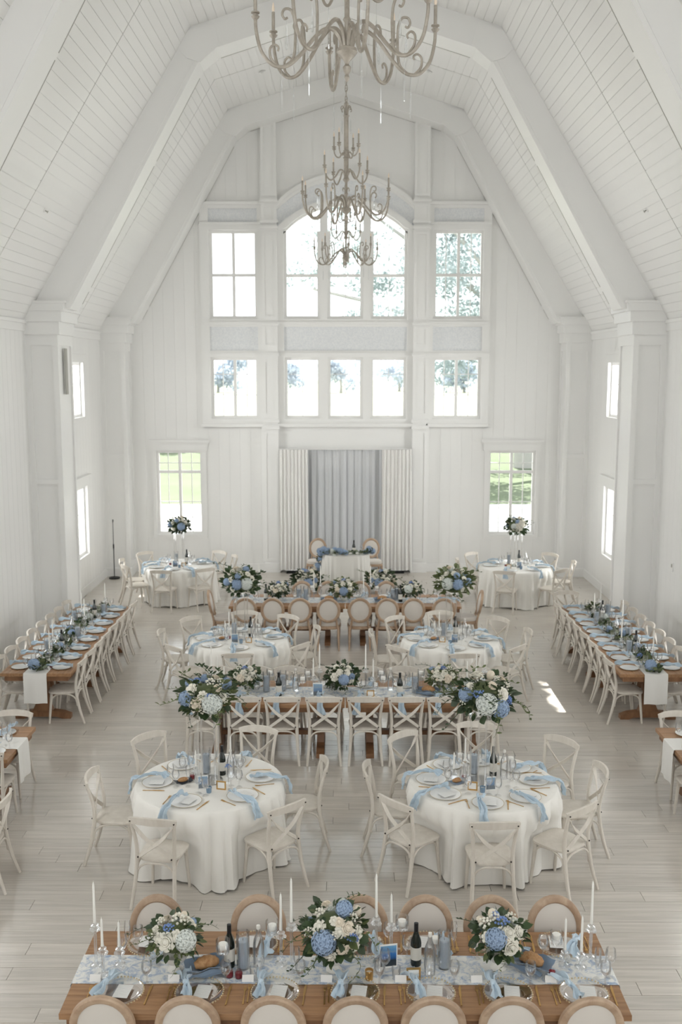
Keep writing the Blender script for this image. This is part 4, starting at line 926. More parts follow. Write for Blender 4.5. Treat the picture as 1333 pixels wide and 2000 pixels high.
def arrangement(loc, Rx, Rz, blooms, seed, label, group, vessel=None, detail=True, base=None, nrand=10, sprigs=6, nleaf=60):
    """dome of blooms; blooms = [(u, v, kind, size)] over the side facing the camera (-Y), u right, v up, in units of the radius"""
    root = empty('flower_arrangement', loc); tag(root, label, 'flowers', group); rg = random.Random(seed); cz = base
    K = {'rose': ME_ROSE, 'blush': ME_BLUSH, 'blue': ME_HYB, 'white': ME_HYW, 'spray': ME_SPW, 'delph': ME_DEL, 'bud': ME_BUD}
    used = []
    def put(dirv, kind, size, push=1.0):
        p = Vector((dirv.x * Rx, dirv.y * Rx, dirv.z * Rz)) * push; p.z += cz
        q = Vector((dirv.x, dirv.y, dirv.z)).to_track_quat('Z', 'Y').to_euler()
        o = inst({'rose': 'rose', 'blush': 'rose', 'blue': 'hydrangea', 'white': 'hydrangea', 'spray': 'flower_spray', 'delph': 'delphinium', 'bud': 'bud'}[kind], K[kind], root, p, q, size); used.append((p, size))
        if kind == 'blue': o['label'] = 'blue hydrangea bloom'
        elif kind == 'white': o['label'] = 'pale white hydrangea bloom'
    # camera looks down on it, so the facing direction is tilted up
    tilt = Matrix.Rotation(R(-18), 3, 'X')
    for u, v, kind, size in blooms:
        d = Vector((u, -math.sqrt(max(.05, 1 - u * u - v * v)), v)); d = tilt @ d; put(d.normalized() if d.length > 1 else d, kind, size * (.8 if kind == 'spray' else .88 if kind in ('blue', 'white') and not detail else 1), .92)
    for d in fib(nrand * 2 + 6, -.2):
        if d.y < .05: continue
        if rg.random() < .45: continue
        put(d, rg.choice(('rose', 'blush', 'bud', 'white', 'blue')), rg.uniform(.03, .05) * Rx / .2, .9)
    # foliage
    core = MB(); core.ell((0, 0, cz - Rz * .05), (Rx * .72, Rx * .72, Rz * .66), 12, 8); core.build('moss_core', m_stem, root, True)
    if detail:
        for i in range(nleaf):
            a = rg.uniform(0, 2 * PI); zz = rg.uniform(-.75, .85); rr_ = math.sqrt(1 - zz * zz) * rg.uniform(.72, .95); p = Vector((Rx * rr_ * math.cos(a), Rx * rr_ * math.sin(a), cz + Rz * zz * .85))
            d = Vector((math.cos(a), math.sin(a), zz * .8 - .25 + rg.uniform(-.4, .6))); sz = rg.uniform(.055, .095) * Rx / .2
            d.normalize(); q = (d.to_track_quat('Y', 'Z').to_matrix().to_4x4() @ Matrix.Rotation(rg.uniform(-1, 1), 4, 'Y')).to_euler()
            inst('leaf', rg.choice((ME_LEAF, ME_LEAF, ME_LEAF, ME_OLIVE)), root, p, q, sz)
    fo = MB()
    for i in range(int(nleaf * (1.6 if detail else 3.2))):
        a = rg.uniform(0, 2 * PI); zz = rg.uniform(-.8, .85); rr_ = math.sqrt(1 - zz * zz) * rg.uniform(.6, .98); p = Vector((Rx * rr_ * math.cos(a), Rx * rr_ * math.sin(a), cz + Rz * zz * .85))
        fo.xf(leaf_matrix(p, (math.cos(a), math.sin(a), zz * .8 + rg.uniform(-.7, .7)), rg, rg.uniform(.035, .06) * (1.0 if detail else 1.35) * Rx / .2), LEAF_MB)
    tag(fo.build('small_foliage', m_leaf if seed % 3 else m_olive, root, True), kind='stuff')
    for i in range(sprigs):
        a = rg.uniform(0, 2 * PI); el = rg.uniform(-.5, .6); d = Vector((math.cos(a), math.sin(a), el)).normalized(); p = Vector((Rx * .6 * math.cos(a), Rx * .6 * math.sin(a), cz + Rz * el * .7))
        inst('sprig', SPRIGS[i % 4], root, p, d.to_track_quat('Y', 'Z').to_euler(), rg.uniform(.8, 1.25) * Rx / .2)
    if vessel == 'compote':
        inst('compote_bowl', ME_COMP, root)
    return root
ME_COMP = MB().lathe([(.0, .0), (.055, .0), (.058, .006), (.040, .020), (.022, .04), (.024, .05), (.06, .065), (.085, .10), (.092, .125), (.086, .125), (.078, .10), (.05, .072), (.0, .062)], 24, cap=False).mesh('compote_bowl', m_ceram, True)
def garland(name, pts, wid, label, blooms, seed, group=None, nleaf=260, hgt=.05, mat=None, cat='garland'):
    """greenery laid along a path with blooms set into it"""
    root = empty(name, pts[0]); tag(root, label, cat, group); rg = random.Random(seed); b0 = Vector(pts[0]); cp = [Vector(p) - b0 for p in crom(pts, 6)]
    inst_st = MB().tube([c_ + Vector((0, 0, .010)) for c_ in cp], .006, 6); inst_st.build('stem', m_stem, root, True)
    mats = ((m_leaf, .40), (m_olive, .35), (m_euc, .25))
    for mt, fr_ in mats:
        mb = MB()
        for i in range(int(nleaf * fr_)):
            k = rg.uniform(0, len(cp) - 1.01); p = cp[int(k)].lerp(cp[int(k) + 1], k % 1); off = Vector((rg.uniform(-1, 1) * wid, rg.uniform(-1, 1) * wid, rg.uniform(.0, hgt)))
            d = Vector((rg.uniform(-1, 1), rg.uniform(-1, 1), rg.uniform(-.1, .7)))
            mb.xf(leaf_matrix(p + off, d, rg, rg.uniform(.055, .10)), LEAF_MB)
        if cat == 'garland' and name == 'greenery_garland': mb.v = [(a, b, max(c_, .001)) for a, b, c_ in mb.v]
        tag(mb.build('foliage', mt, root, True), kind='stuff')
    K = {'rose': ME_ROSE, 'blush': ME_BLUSH, 'blue': ME_HYB, 'white': ME_HYW, 'spray': ME_SPW, 'delph': ME_DEL, 'bud': ME_BUD}
    for t, du, dz, kind, size in blooms:
        k = t * (len(cp) - 1.01); p = cp[int(k)].lerp(cp[int(k) + 1], k % 1) + Vector((du[0], du[1], max(dz, size + .01 if name == 'greenery_garland' else dz)))
        inst({'rose': 'rose', 'blush': 'rose', 'blue': 'hydrangea', 'white': 'hydrangea', 'spray': 'flower_spray', 'delph': 'delphinium', 'bud': 'bud'}[kind], K[kind], root, p, (rg.uniform(-.4, .4) + .3, rg.uniform(-.4, .4), 0), size)
    return root
# ------------------------------------------------------------------ spots kept free for the flowers and bread
for q in ((-1.21, 6.57, .10), (-.08, 6.57, .11), (1.10, 6.60, .10), (-.985, 6.55, .12), (1.335, 6.60, .12), (-1.33, 12.80, .13), (-.05, 12.78, .15), (1.30, 12.80, .13), (1.10, 12.68, .09), (-1.24, 18.12, .13), (-.03, 18.12, .15), (1.22, 18.12, .13), (.68, 17.98, .10), (-.30, 17.97, .09)): occupy(*q)
for q in ((-1.42, 9.86), (1.42, 9.86), (-1.66, 15.4), (1.72, 15.4), (-3.64, 21.45), (3.72, 21.35)): occupy(q[0], q[1], .148)
for q in ((-1.41, 9.84), (1.43, 9.84), (-1.68, 15.35), (1.67, 15.35)): occupy(q[0] - .27, q[1] - .03, .085)
# ------------------------------------------------------------------ chairs round tables
def chair_at(rail, heading, label, group, kit=None):
    """rail = middle of the top rail on plan; heading = direction the sitter faces (radians, 0 = +Y)"""
    kit = kit or K_CHAIR
    back = .27 if kit is not K_OVAL else .285
    x = rail[0] - back * math.sin(heading) ; y_ = rail[1] + back * math.cos(heading)
    return place(kit, (x, y_, 0), heading, label, group)
def face(frm, to): return math.atan2(-(to[0] - frm[0]), to[1] - frm[1])
POSN = ['left', 'back left', 'back', 'back right', 'right', 'front right', 'front', 'front left']
def pos_name(c, p):
    a = math.degrees(math.atan2(p[1] - c[1], p[0] - c[0])) % 360
    return ['right', 'back right', 'back', 'back left', 'left', 'front left', 'front', 'front right'][int(((a + 22.5) % 360) // 45)]
m_tcl = m_cloth
def round_cloth(cx, cy, seed, label, r_=.762, h=.772, n=180, dents=()):
    rg = random.Random(seed); folds = [(rg.randint(25, 29), rg.uniform(0, 6), .55), (rg.randint(20, 25), rg.uniform(0, 6), .42), (rg.randint(5, 8), rg.uniform(0, 6), .35)]
    mb = MB(); rings = []; prof = [(.3, h, 0), (r_ - .06, h, 0), (r_ - .012, h, .0), (r_, h - .010, .02), (r_ + .010, h - .05, .18), (r_ + .018, h - .12, .42), (r_ + .026, h - .20, .60), (r_ + .030, h - .25, .68), (r_ + .036, h - .31, .75), (r_ + .042, h - .38, .8), (r_ + .058, h - .54, .88), (r_ + .072, h - .70, 1.0), (r_ + .085, .012, 1.1)]
    v = [(0, 0, h)]
    for (rr_, z, k) in prof:
        for i in range(n):
            a = 2 * PI * i / n; w_ = abs(math.sin((folds[0][0] * a + 1.1 * math.sin(folds[2][0] * a + folds[2][1])) / 2 + folds[0][1])) ** .6 * 1.7 - 1.1 + .35 * math.sin(folds[1][0] * a + folds[1][1])
            zz = z
            if z < .05: zz = .006 + .02 * (1 + math.sin(7 * a + seed)) * .5
            q = rr_ + .062 * k * (w_ + .45)
            hz = min(1, max(0, (.63 - z) / .16)); hz = hz * hz * (3 - 2 * hz)
            if hz > 0:
                for (da, dr) in dents:       # where a seat is pushed in against the cloth
                    e = abs((a - da + PI) % (2 * PI) - PI); gq = math.exp(-(e / .34) ** 4) * hz
                    if gq > .01: q = lerp(q, min(q, dr - .02 + .012 * w_), gq)
            v.append((q * math.cos(a), q * math.sin(a), zz))
    m_ = len(prof); f = [(0, 1 + i, 1 + (i + 1) % n) for i in range(n)] + [(1 + j * n + i, 1 + (j + 1) * n + i, 1 + (j + 1) * n + (i + 1) % n, 1 + j * n + (i + 1) % n) for j in range(m_ - 1) for i in range(n)]
    mb.add(v, f); o = mb.build('tablecloth', m_tcl, None, True, (cx, cy, 0)); tag(o, label, 'tablecloth', 'white round tablecloths'); return o
RT_TOP = MB().lathe([(.0, .72), (.755, .72), (.76, .728), (.76, .752), (.755, .758), (.0, .758)], 40, cap=False).mesh('tabletop', m_woodd, False)
RT_LEG = MB().tube([(0, 0, 0), (0, 0, .72)], .016, 8).mesh('leg', m_black, True)
def round_table(cx, cy, where, seed, dents=()):
    t = empty('round_table', (cx, cy, 0)); tag(t, 'round table beneath the white cloth, ' + where, 'table', 'round tables')
    inst('tabletop', RT_TOP, t)
    for sx, sy in ((1, 1), (1, -1), (-1, 1), (-1, -1)): inst('leg', RT_LEG, t, (sx * .36, sy * .36, 0))
    round_cloth(cx, cy, seed, 'floor length white cloth on the %s round table' % where, dents=dents)

# one place setting; the sitter is on local -Y
def setting(x, y_, rz, z, where, style, seed=0, full=True):
    rg = random.Random(seed * 7 + 3)
    c, s = math.cos(rz), math.sin(rz)
    def at(u, v, h=0): return (x + c * u - s * v, y_ + s * u + c * v, z + h)
    g = {'front': 'front table settings', 'round': 'round table settings', 'row': 'long table settings', 'side': 'side table settings'}[style]
    if style == 'front':
        place(K_CHARGER, at(0, 0), rz, 'clear charger plate with beaded rim, ' + where, 'beaded charger plates')
        place(K_NAP_KNOT[seed % 3], at(-.10, .035, .022), rz + (-.35, .25, .05, -.1, .3, .15, .45)[seed % 7], 'pale blue knotted napkin, ' + where, 'knotted blue napkins')
        place(K_MENU, at(.025, -.01, .021), rz - .12, 'printed white menu card, ' + where, 'menu cards')
        place(K_FORK, at(-.21, -.02), rz, 'outer gold fork, ' + where, 'gold forks'); place(K_FORK, at(-.182, .0), rz, 'inner gold fork, ' + where, 'gold forks')
        place(K_KNIFE, at(.20, -.02), rz - .05, 'gold knife, ' + where, 'gold knives')
        place(K_GOBLET, at(.17, .10 if full else .17), rz, 'stemmed water goblet, ' + where, 'water goblets')
    elif style == 'round':
        place(K_PLATE, at(0, 0), rz, 'white gold rimmed plate, ' + where, 'gold rimmed plates')
        place(K_NAP_DRAPE[seed % 4], at(-.085, -.02, .022), rz, 'blue knotted napkin hanging over the edge, ' + where, 'draped blue napkins')
        place(K_MENU, at(.03, -.005, .019), rz - .1, 'white menu card on plate, ' + where, 'menu cards')
        if full:
            place(K_FORK, at(-.20, -.02), rz + .1, 'gold fork, ' + where, 'gold forks'); place(K_KNIFE, at(.195, -.02), rz - .1, 'gold knife, ' + where, 'gold knives')
        place(K_GOBLET, at(.12, .20), rz, 'stemmed water goblet, ' + where, 'water goblets'); place(K_WINE, at(.03, .22), rz, 'clear wine glass, ' + where, 'wine glasses')
    elif style == 'row':
        place(K_PLATE, at(0, 0), rz, 'white gold rimmed plate, ' + where, 'gold rimmed plates')
        place(K_NAP_DRAPE[seed % 4], at(-.07, .012, .022), rz, 'blue knotted napkin over table edge, ' + where, 'draped blue napkins')
        place(K_MENU, at(.035, .0, .019), rz, 'white menu card on plate, ' + where, 'menu cards')
        place(K_GOBLET, at(.14, .16), rz, 'stemmed water goblet, ' + where, 'water goblets'); place(K_WINE, at(-.02, .19), rz, 'clear wine glass, ' + where, 'wine glasses')
    else:
        place(K_PLATE, at(0, 0), rz, 'white gold rimmed plate, ' + where, 'gold rimmed plates', sc=.84)
        place(K_NAP_ROLL[seed % 3], at(-.02, .0, .024), rz + R(90), 'blue napkin laid across its plate, ' + where, 'blue napkins across plates', sc=1.12)
        place(K_PCARD, at(-.08, .17), rz, 'white place card, ' + where, 'place cards')
        place(K_GOBLET, at(.14, .12), rz, 'stemmed water goblet, ' + where, 'water goblets'); place(K_WINE, at(.06, .21), rz, 'clear wine glass, ' + where, 'wine glasses')

ROUNDS = [
  ('near left', (-1.41, 9.84), [(-2.25, 10.84), (-2.59, 9.74), (-1.75, 8.80), (-.59, 9.04), (-.24, 10.05), (-1.0, 11.07)], [4, -6, 8, -3, -4, 6], True),
  ('near right', (1.43, 9.84), [(.22, 9.93), (.64, 10.88), (1.54, 11.22), (2.45, 10.73), (2.69, 9.91), (2.24, 9.0), (1.38, 8.70), (.54, 9.15)], [0, 3, -4, 2, 0, -4, 4, 5], True),
  ('middle left', (-1.68, 15.35), [(-2.61, 16.25), (-2.89, 15.38), (-2.55, 14.53), (-1.58, 14.14), (-.74, 14.66), (-.47, 15.60), (-.95, 16.38), (-1.73, 16.68)], [0] * 8, False),
  ('middle right', (1.67, 15.35), [(.84, 16.25), (.47, 15.37), (.85, 14.55), (1.73, 14.20), (2.56, 14.56), (2.88, 15.43), (2.58, 16.25), (1.62, 16.68)], [0] * 8, False),
  ('far left', (-3.64, 21.41), [(-3.64 + 1.2 * math.cos(R(a)), 21.41 + 1.2 * math.sin(R(a))) for a in (182, 214, 262, 305, 20, 52, 138)], [0] * 7, False),
  ('far right', (3.70, 21.30), [(3.70 + 1.2 * math.cos(R(a)), 21.30 + 1.2 * math.sin(R(a))) for a in (133, 172, 250, 310, 355, 42)], [0] * 6, False)]
for ti, (where, c, rails, jit, near) in enumerate(ROUNDS):
    rails = [(c[0] + (p[0] - c[0]) * q, c[1] + (p[1] - c[1]) * q) for p in rails for q in [max(1.0, (1.22 if near else 1.27) / math.hypot(p[0] - c[0], p[1] - c[1]))]]
    round_table(c[0], c[1], where, 3 + ti, [(math.atan2(p[1] - c[1], p[0] - c[0]) % (2 * PI), math.hypot(p[0] - c[0], p[1] - c[1]) - .51) for p in rails])
    seen = {}
    for k, p in enumerate(rails):
        h = face(p, c) + R(jit[k]); nm = pos_name(c, p)
        seen[nm] = seen.get(nm, 0) + 1
        extra = nm if seen[nm] == 1 else 'other ' + nm
        chair_at(p, h, 'whitewashed cross-back chair at the %s of the %s round table' % (extra, where), 'cross-back chairs at round tables', K_CHAIR if ti < 4 else K_CHAIR_FAR)
        d = Vector((p[0] - c[0], p[1] - c[1])).normalized()
        setting(c[0] + d.x * .535, c[1] + d.y * .535, face(p, c), .772, '%s of %s round table' % (extra, where), 'round', k + ti, near)

# ------------------------------------------------------------------ front long table
TA = (6.08, 7.07); TZC = .7605
WA = TA[1] - TA[0]
for s in (-1, 1): trestle(s * .955, sum(TA) / 2, 1.905, WA, 0, '%s half of the front oak trestle table' % ('left', 'right')[s > 0], peds=((-.555, .755), (-.355, .645))[s > 0])
for k, x in enumerate((-1.59, -1.03, -.47, .07, .58, 1.09, 1.61)):
    chair_at((x, 5.95), R((0, 1, -1, 1, 0, -1, 1)[k]), '%s oval-back beech chair from left, near side of front table' % ORD[k], 'oval-back chairs at the front table', K_OVAL)
for k, x in enumerate((-1.45, -.67, .12, .62, 1.13, 1.62)):
    chair_at((x, 7.19), PI + R((-2, 1, 0, 2, -1, 1)[k]), '%s oval-back beech chair from left, far side of front table' % ORD[k], 'oval-back chairs at the front table', K_OVAL)
for k, x in enumerate((-1.55, -1.0, -.48, .07, .59, 1.12, 1.64)):
    wh = '%s near-side setting from left, front table' % ORD[k]
    setting(x, 6.30, 0, TZC, wh, 'front', k, True)
    place(K_PCARD, (x - .20, 6.44, TZC), .05 * (k % 3 - 1), 'white place card, ' + wh, 'place cards')
for k, x in enumerate((-1.45, -.67, .12, .62, 1.13, 1.60)):
    setting(x, 6.88, PI, TZC, '%s far-side setting from left, front table' % ORD[k], 'front', k + 2, False)
# runner with short drops at the ends
g = []
for x in [-1.93, -1.925, -1.918, -1.911] + [lerp(-1.90, 1.90, i / 40) for i in range(41)] + [1.911, 1.918, 1.925, 1.93]:
    z = TZC + .002 if abs(x) <= 1.912 else TZC - (.012 if abs(x) < 1.92 else .08 if abs(x) < 1.928 else .19)
    g.append([(x, lerp(6.405, 6.75, j / 6) + .006 * math.sin(x * 5 + j), z + (.0012 * math.sin(x * 23 + j * 2.1) + .0012 if abs(x) < 1.9 else 0)) for j in range(7)])
tag(MB().sheet(g, .002).build('table_runner', m_toile, None, True), 'blue toile print runner along the front oak table', 'table runner')
TR = TZC + .005
ZC = TR
CND = [(-1.79, 6.62, .33, .31, 'tallest of the left trio on front table'), (-1.71, 6.50, .225, .21, 'front one of left trio on front table'), (-1.62, 6.62, .15, .19, 'shortest of the left trio on front table'),
       (-.46, 6.64, .265, .28, 'left of centre flowers, shorter, on front table'), (-.38, 6.56, .375, .33, 'left of centre flowers, taller, on front table'),
       (.225, 6.68, .345, .33, 'right of centre flowers, taller, on front table'), (.335, 6.715, .285, .22, 'right of centre flowers, shorter, on front table'),
       (1.58, 6.64, .12, .24, 'leftmost of the right trio on front table'), (1.69, 6.61, .125, .27, 'middle of the right trio on front table'), (1.79, 6.74, .26, .33, 'tallest of the right trio on front table')]
for x, y_, a, b, wh in CND: candle_pair(x, y_, ZC, a, b, wh)
arrangement((-1.21, 6.57, ZC), .18, .15, [(-.18, .05, 'rose', .068), (-.52, .12, 'rose', .048), (.22, .30, 'rose', .045), (.58, .05, 'white', .078), (-.75, .40, 'rose', .042), (-.15, .62, 'delph', .042), (.15, .92, 'spray', .07), (.42, .85, 'spray', .06), (-.55, .78, 'spray', .05), (.85, .55, 'bud', .024), (.70, .72, 'rose', .04), (-.65, -.45, 'bud', .02), (.80, -.45, 'bud', .022)], 21, 'rounded white rose and pale hydrangea arrangement, left of front table', 'compote flowers', 'compote', base=.255, nleaf=62)
arrangement((-.08, 6.57, ZC), .225, .205, [(-.32, -.15, 'blue', .088), (.36, .85, 'blue', .062), (-.45, .35, 'rose', .05), (.02, .55, 'rose', .036), (.18, .50, 'blush', .04), (.45, .30, 'blush', .058), (-.12, -.62, 'rose', .054), (.28, -.40, 'blush', .042), (.44, -.42, 'blush', .038), (.70, -.35, 'rose', .048), (.82, .10, 'rose', .05), (-.82, .12, 'spray', .055), (-.62, .10, 'rose', .042), (-.80, -.45, 'bud', .026), (.55, .05, 'delph', .04), (.70, -.05, 'delph', .036), (.02, .10, 'spray', .05), (.62, .60, 'spray', .055), (-.45, .75, 'spray', .055), (.85, .38, 'bud', .026), (.2, .2, 'rose', .042)], 22, 'largest rose and blue hydrangea arrangement, centre of front table', 'compote flowers', 'compote', base=.30, nleaf=84, sprigs=12)
arrangement((1.10, 6.60, ZC), .185, .155, [(-.28, .10, 'blue', .078), (.30, -.25, 'rose', .066), (.28, .35, 'rose', .05), (-.02, .40, 'rose', .04), (.70, .30, 'rose', .05), (-.62, .10, 'rose', .044), (-.6, .65, 'spray', .07), (-.2, .9, 'spray', .06), (.45, .88, 'spray', .055), (.05, .78, 'delph', .05), (-.15, .95, 'delph', .036), (.55, -.55, 'bud', .026), (.70, -.50, 'bud', .024), (.15, .05, 'bud', .025)], 23, 'blue hydrangea and white rose arrangement, right of front table', 'compote flowers', 'compote', base=.255, nleaf=62)
place(K_WINEB, (-.83, 6.63, ZC), 0, 'dark wine bottle beside the left flowers, front table', 'dark wine bottles'); place(K_WINEB, (.51, 6.64, ZC), .4, 'dark wine bottle with pale label behind gold frame, front table', 'dark wine bottles')
place(K_PILLAR, (-.73, 6.60, ZC), 0, 'grey pillar candle in glass sleeve, left on front table', 'grey pillar candles'); place(K_PILLAR, (.71, 6.61, ZC), 0, 'grey pillar candle in glass sleeve, right on front table', 'grey pillar candles')
place(K_WATERB, (-.62, 6.62, ZC), 0, 'clear stoppered water bottle left of front table flowers', 'clear water bottles'); place(K_WATERB, (.60, 6.53, ZC), 0, 'clear stoppered water bottle beside dark wine bottle, front table', 'clear water bottles')
place(K_PHOTO, (.31, 6.60, ZC), R(10), 'blue lake photo card right of the centre flowers, front table', 'photo cards')
place(K_FRAME, (.48, 6.46, ZC), R(3), 'small gold framed card on the front table', 'gold framed cards')
place(K_VOTIVE, (.17, 6.46, ZC), 0, 'mottled gold votive cup in front of centre flowers', 'votives'); place(K_TUMBLER, (.36, 6.47, ZC), 0, 'clear glass tumbler before the lake photo card', 'tumblers'); place(K_TUMBLER, (-.64, 6.47, ZC), 0, 'clear glass tumbler before the left water bottle', 'tumblers'); place(K_TUMBLER, (1.85, 6.70, ZC), 0, 'clear glass tumbler at right end of front table', 'tumblers')
for k in (-.815, -.785): place(K_JAM, (k, 6.485, ZC), 0, '%s small jar of red preserve near left wine bottle' % ('left', 'right')[k > -.8], 'preserve jars')
place(K_RASP, (1.455, 6.49, ZC), 0, 'glass pot of red berries right of the bread', 'berry pots')
for k, (x, y_, kit) in enumerate(((-.86, 6.50, K_FLOAT), (-.53, 6.74, K_FLOAT), (.43, 6.74, K_FLOAT), (.655, 6.70, K_FLOAT_S), (1.49, 6.72, K_FLOAT_S), (-1.36, 6.62, K_FLOAT_S))):
    place(kit, (x, y_, ZC), 0, 'floating candle in stemmed glass, ' + ('before the left wine bottle', 'left of centre candlesticks', 'behind the lake photo card', 'beside the right grey pillar candle', 'left of the right candle trio', 'left of the left flowers')[k] + ', front table', 'floating candles')
for k, (x, y_) in enumerate(((-1.52, 6.78), (-1.60, 6.80), (1.30, 6.80), (.80, 6.80), (.36, 6.80), (1.78, 6.46), (1.87, 6.50), (-.34, 6.47), (.27, 6.42))):
    place((K_WINE, K_FLUTE)[k % 2], (x, y_, ZC if y_ < 6.76 else TZC), 0, ('wine glass', 'champagne flute')[k % 2] + ' on the front table, ' + ('behind the left candle trio', 'at the far left corner', 'behind the right bread basket', 'behind the right grey pillar', 'behind the taller right candlestick', 'at the near right corner', 'at the right end of the runner', 'left of the centre vase', 'before the lake photo card')[k], 'wine glasses')
# bread wrapped in slate napkins
def bread(x, y_, rz, wh):
    r_ = empty('bread_basket', (x, y_, ZC + .008), rz); tag(r_, 'crusty bread in a slate blue cloth, ' + wh, 'bread', 'bread in cloths')
    lo = MB(); n = 14; prev = []
    pts = [(lerp(-.085, .085, i / n), 0, .05 + .012 * math.sin(PI * i / n)) for i in range(n + 1)]; rad = [.012 + .034 * math.sin(PI * (i + .4) / (n + .8)) ** .6 + (.004 if i % 3 == 0 else 0) for i in range(n + 1)]
    lo.tube(pts, rad, 12); lo.build('loaf', m_bread, r_, True)
    rg = random.Random(int(x * 100)); g = []
    for i in range(13):
        row = []
        for j in range(9):
            u = i / 12 * 2 - 1; v = j / 8 * 2 - 1; row.append((u * .15, v * .085 + .012 * math.sin(u * 6), .006 + .055 * abs(v) ** 1.6 + .04 * abs(u) ** 3 * (1 - abs(v)) + .008 * math.sin(7 * u + 4 * v)))
        g.append(row)
    MB().sheet(g, .004).build('cloth', m_dblue, r_, True)
    MB().sheet([[(-.15 + .26 * i / 8, -.085 - .05 * (i / 8) * math.sin(j), .01 + .012 * j + .01 * math.sin(i + j)) for j in range(4)] for i in range(9)], .004).build('cloth_fold', m_dblue, r_, True)
bread(-.985, 6.55, R(20), 'right of the left flowers on front table'); bread(1.335, 6.60, R(-30), 'right of the right flowers on front table')

# ------------------------------------------------------------------ middle long table (cross-back chairs)
TB_ = (12.27, 13.27)
for s in (-1, 1): trestle(s * 1.005, sum(TB_) / 2, 2.0, 1.0, 0, '%s half of the middle oak trestle table' % ('left', 'right')[s > 0])
def cloth_runner(x0, x1, y0, y1, z, mat, label, drops=(0, 0, 0, 0)):
    """flat runner with optional hanging ends (x0, x1, y0, y1)"""
    r_ = empty('table_runner', ((x0 + x1) / 2, (y0 + y1) / 2, z)); tag(r_, label, 'table runner', 'table runners')
    cx, cy = (x0 + x1) / 2, (y0 + y1) / 2; g = []
    alongx = (x1 - x0) > (y1 - y0); n = 30
    def pos(t):
        return lerp(x0, x1, t) if alongx else lerp(y0, y1, t)
    line = [(pos(i / n), 0) for i in range(n + 1)]
    lo, hi = (drops[0], drops[1]) if alongx else (drops[2], drops[3]); e0, e1 = pos(0), pos(1)
    if lo: line = [(e0 - .022 - .01 * q, -.012 - lo * q) for q in (1, .75, .5, .25, .1)] + [(e0 - .014, -.004)] + line
    if hi: line = line + [(e1 + .014, -.004)] + [(e1 + .022 + .01 * q, -.012 - hi * q) for q in (.1, .25, .5, .75, 1)]
    for (u, dz) in line:
        row = []
        for j in range(9):
            t = j / 8; v = lerp(y0, y1, t) if alongx else lerp(x0, x1, t); wv = .008 * math.sin(u * 9 + j) if dz == 0 else .012 * math.sin(t * 9) * min(1, -dz * 4)
            p = (u - cx + (wv if dz else 0), v - cy, dz + .003) if alongx else (v - cx, u - cy + (wv if dz else 0), dz + .003)
            row.append(p)
        g.append(row)
    MB().sheet(g, .003).build('cloth', mat, r_, True); return r_
cloth_runner(-1.98, 1.98, 12.55, 12.98, TZC, m_toile, 'pale toile runner along the middle oak table')
XB = (-1.83, -1.30, -.80, -.27, .26, .78, 1.27, 1.76)
for k, x in enumerate(XB):
    chair_at((x, 12.13), R((1, -1, 1, 0, 0, 1, -1, 0)[k]), '%s cross-back chair from left, near side of middle table' % ORD[k], 'cross-back chairs at the middle table')
    chair_at((x + .03, 13.42), PI, '%s cross-back chair from left, far side of middle table' % ORD[k], 'cross-back chairs at the middle table')
    setting(x, 12.48, 0, TZC, '%s near-side setting from left, middle table' % ORD[k], 'row', k); setting(x + .03, 13.06, PI, TZC, '%s far-side setting from left, middle table' % ORD[k], 'row', k + 1)
Z5 = TZC + .005
LOW_B = [(-.25, -.1, 'blush', .062), (.25, .0, 'rose', .05), (-.6, .2, 'rose', .05), (-.05, .4, 'rose', .052), (.5, .35, 'rose', .055), (.0, .85, 'delph', .04), (-.4, .8, 'spray', .06), (.4, .8, 'rose', .045), (.75, .0, 'spray', .045), (.75, .5, 'bud', .028), (.5, -.2, 'bud', .028)]
LOW_BLUE = [(.15, -.25, 'blue', .085), (-.42, -.05, 'rose', .06), (-.1, .35, 'rose', .05), (.35, .3, 'rose', .05), (.65, .0, 'blue', .05), (-.65, .35, 'spray', .055), (.1, .85, 'spray', .05), (.6, -.45, 'rose', .05), (.45, .65, 'rose', .045), (-.35, .75, 'rose', .045), (.85, .25, 'bud', .028)]
arrangement((-1.33, 12.80, Z5), .20, .145, LOW_B, 31, 'white and cream rose arrangement, left on middle table', 'compote flowers', 'compote', False, .20, sprigs=4)
arrangement((-.05, 12.78, Z5), .23, .17, LOW_BLUE, 32, 'rose arrangement with blue hydrangea, centre of middle table', 'compote flowers', 'compote', False, .22, sprigs=5)
arrangement((1.30, 12.80, Z5), .20, .145, [(-u, v, k, s) for u, v, k, s in LOW_B], 33, 'white and cream rose arrangement, right on middle table', 'compote flowers', 'compote', False, .20, sprigs=4)
place(K_WINEB, (-.84, 12.62, Z5), .2, 'dark wine bottle left of centre on middle table', 'dark wine bottles'); place(K_WINEB, (.73, 12.62, Z5), 0, 'dark wine bottle right of centre on middle table', 'dark wine bottles')
for k, (x, y_) in enumerate(((-1.05, 12.78), (-.80, 12.84), (.93, 12.74))): place(K_PILLAR, (x, y_, Z5), 0, 'grey pillar candle, ' + ('left of the left wine bottle', 'behind the left wine bottle', 'right of the right wine bottle') [k] + ', middle table', 'grey pillar candles')
for k, (x, y_) in enumerate(((-.66, 12.80), (.62, 12.86))): place(K_WATERB, (x, y_, Z5), 0, 'clear water bottle beside the %s wine bottle, middle table' % ('left', 'right')[k], 'clear water bottles')
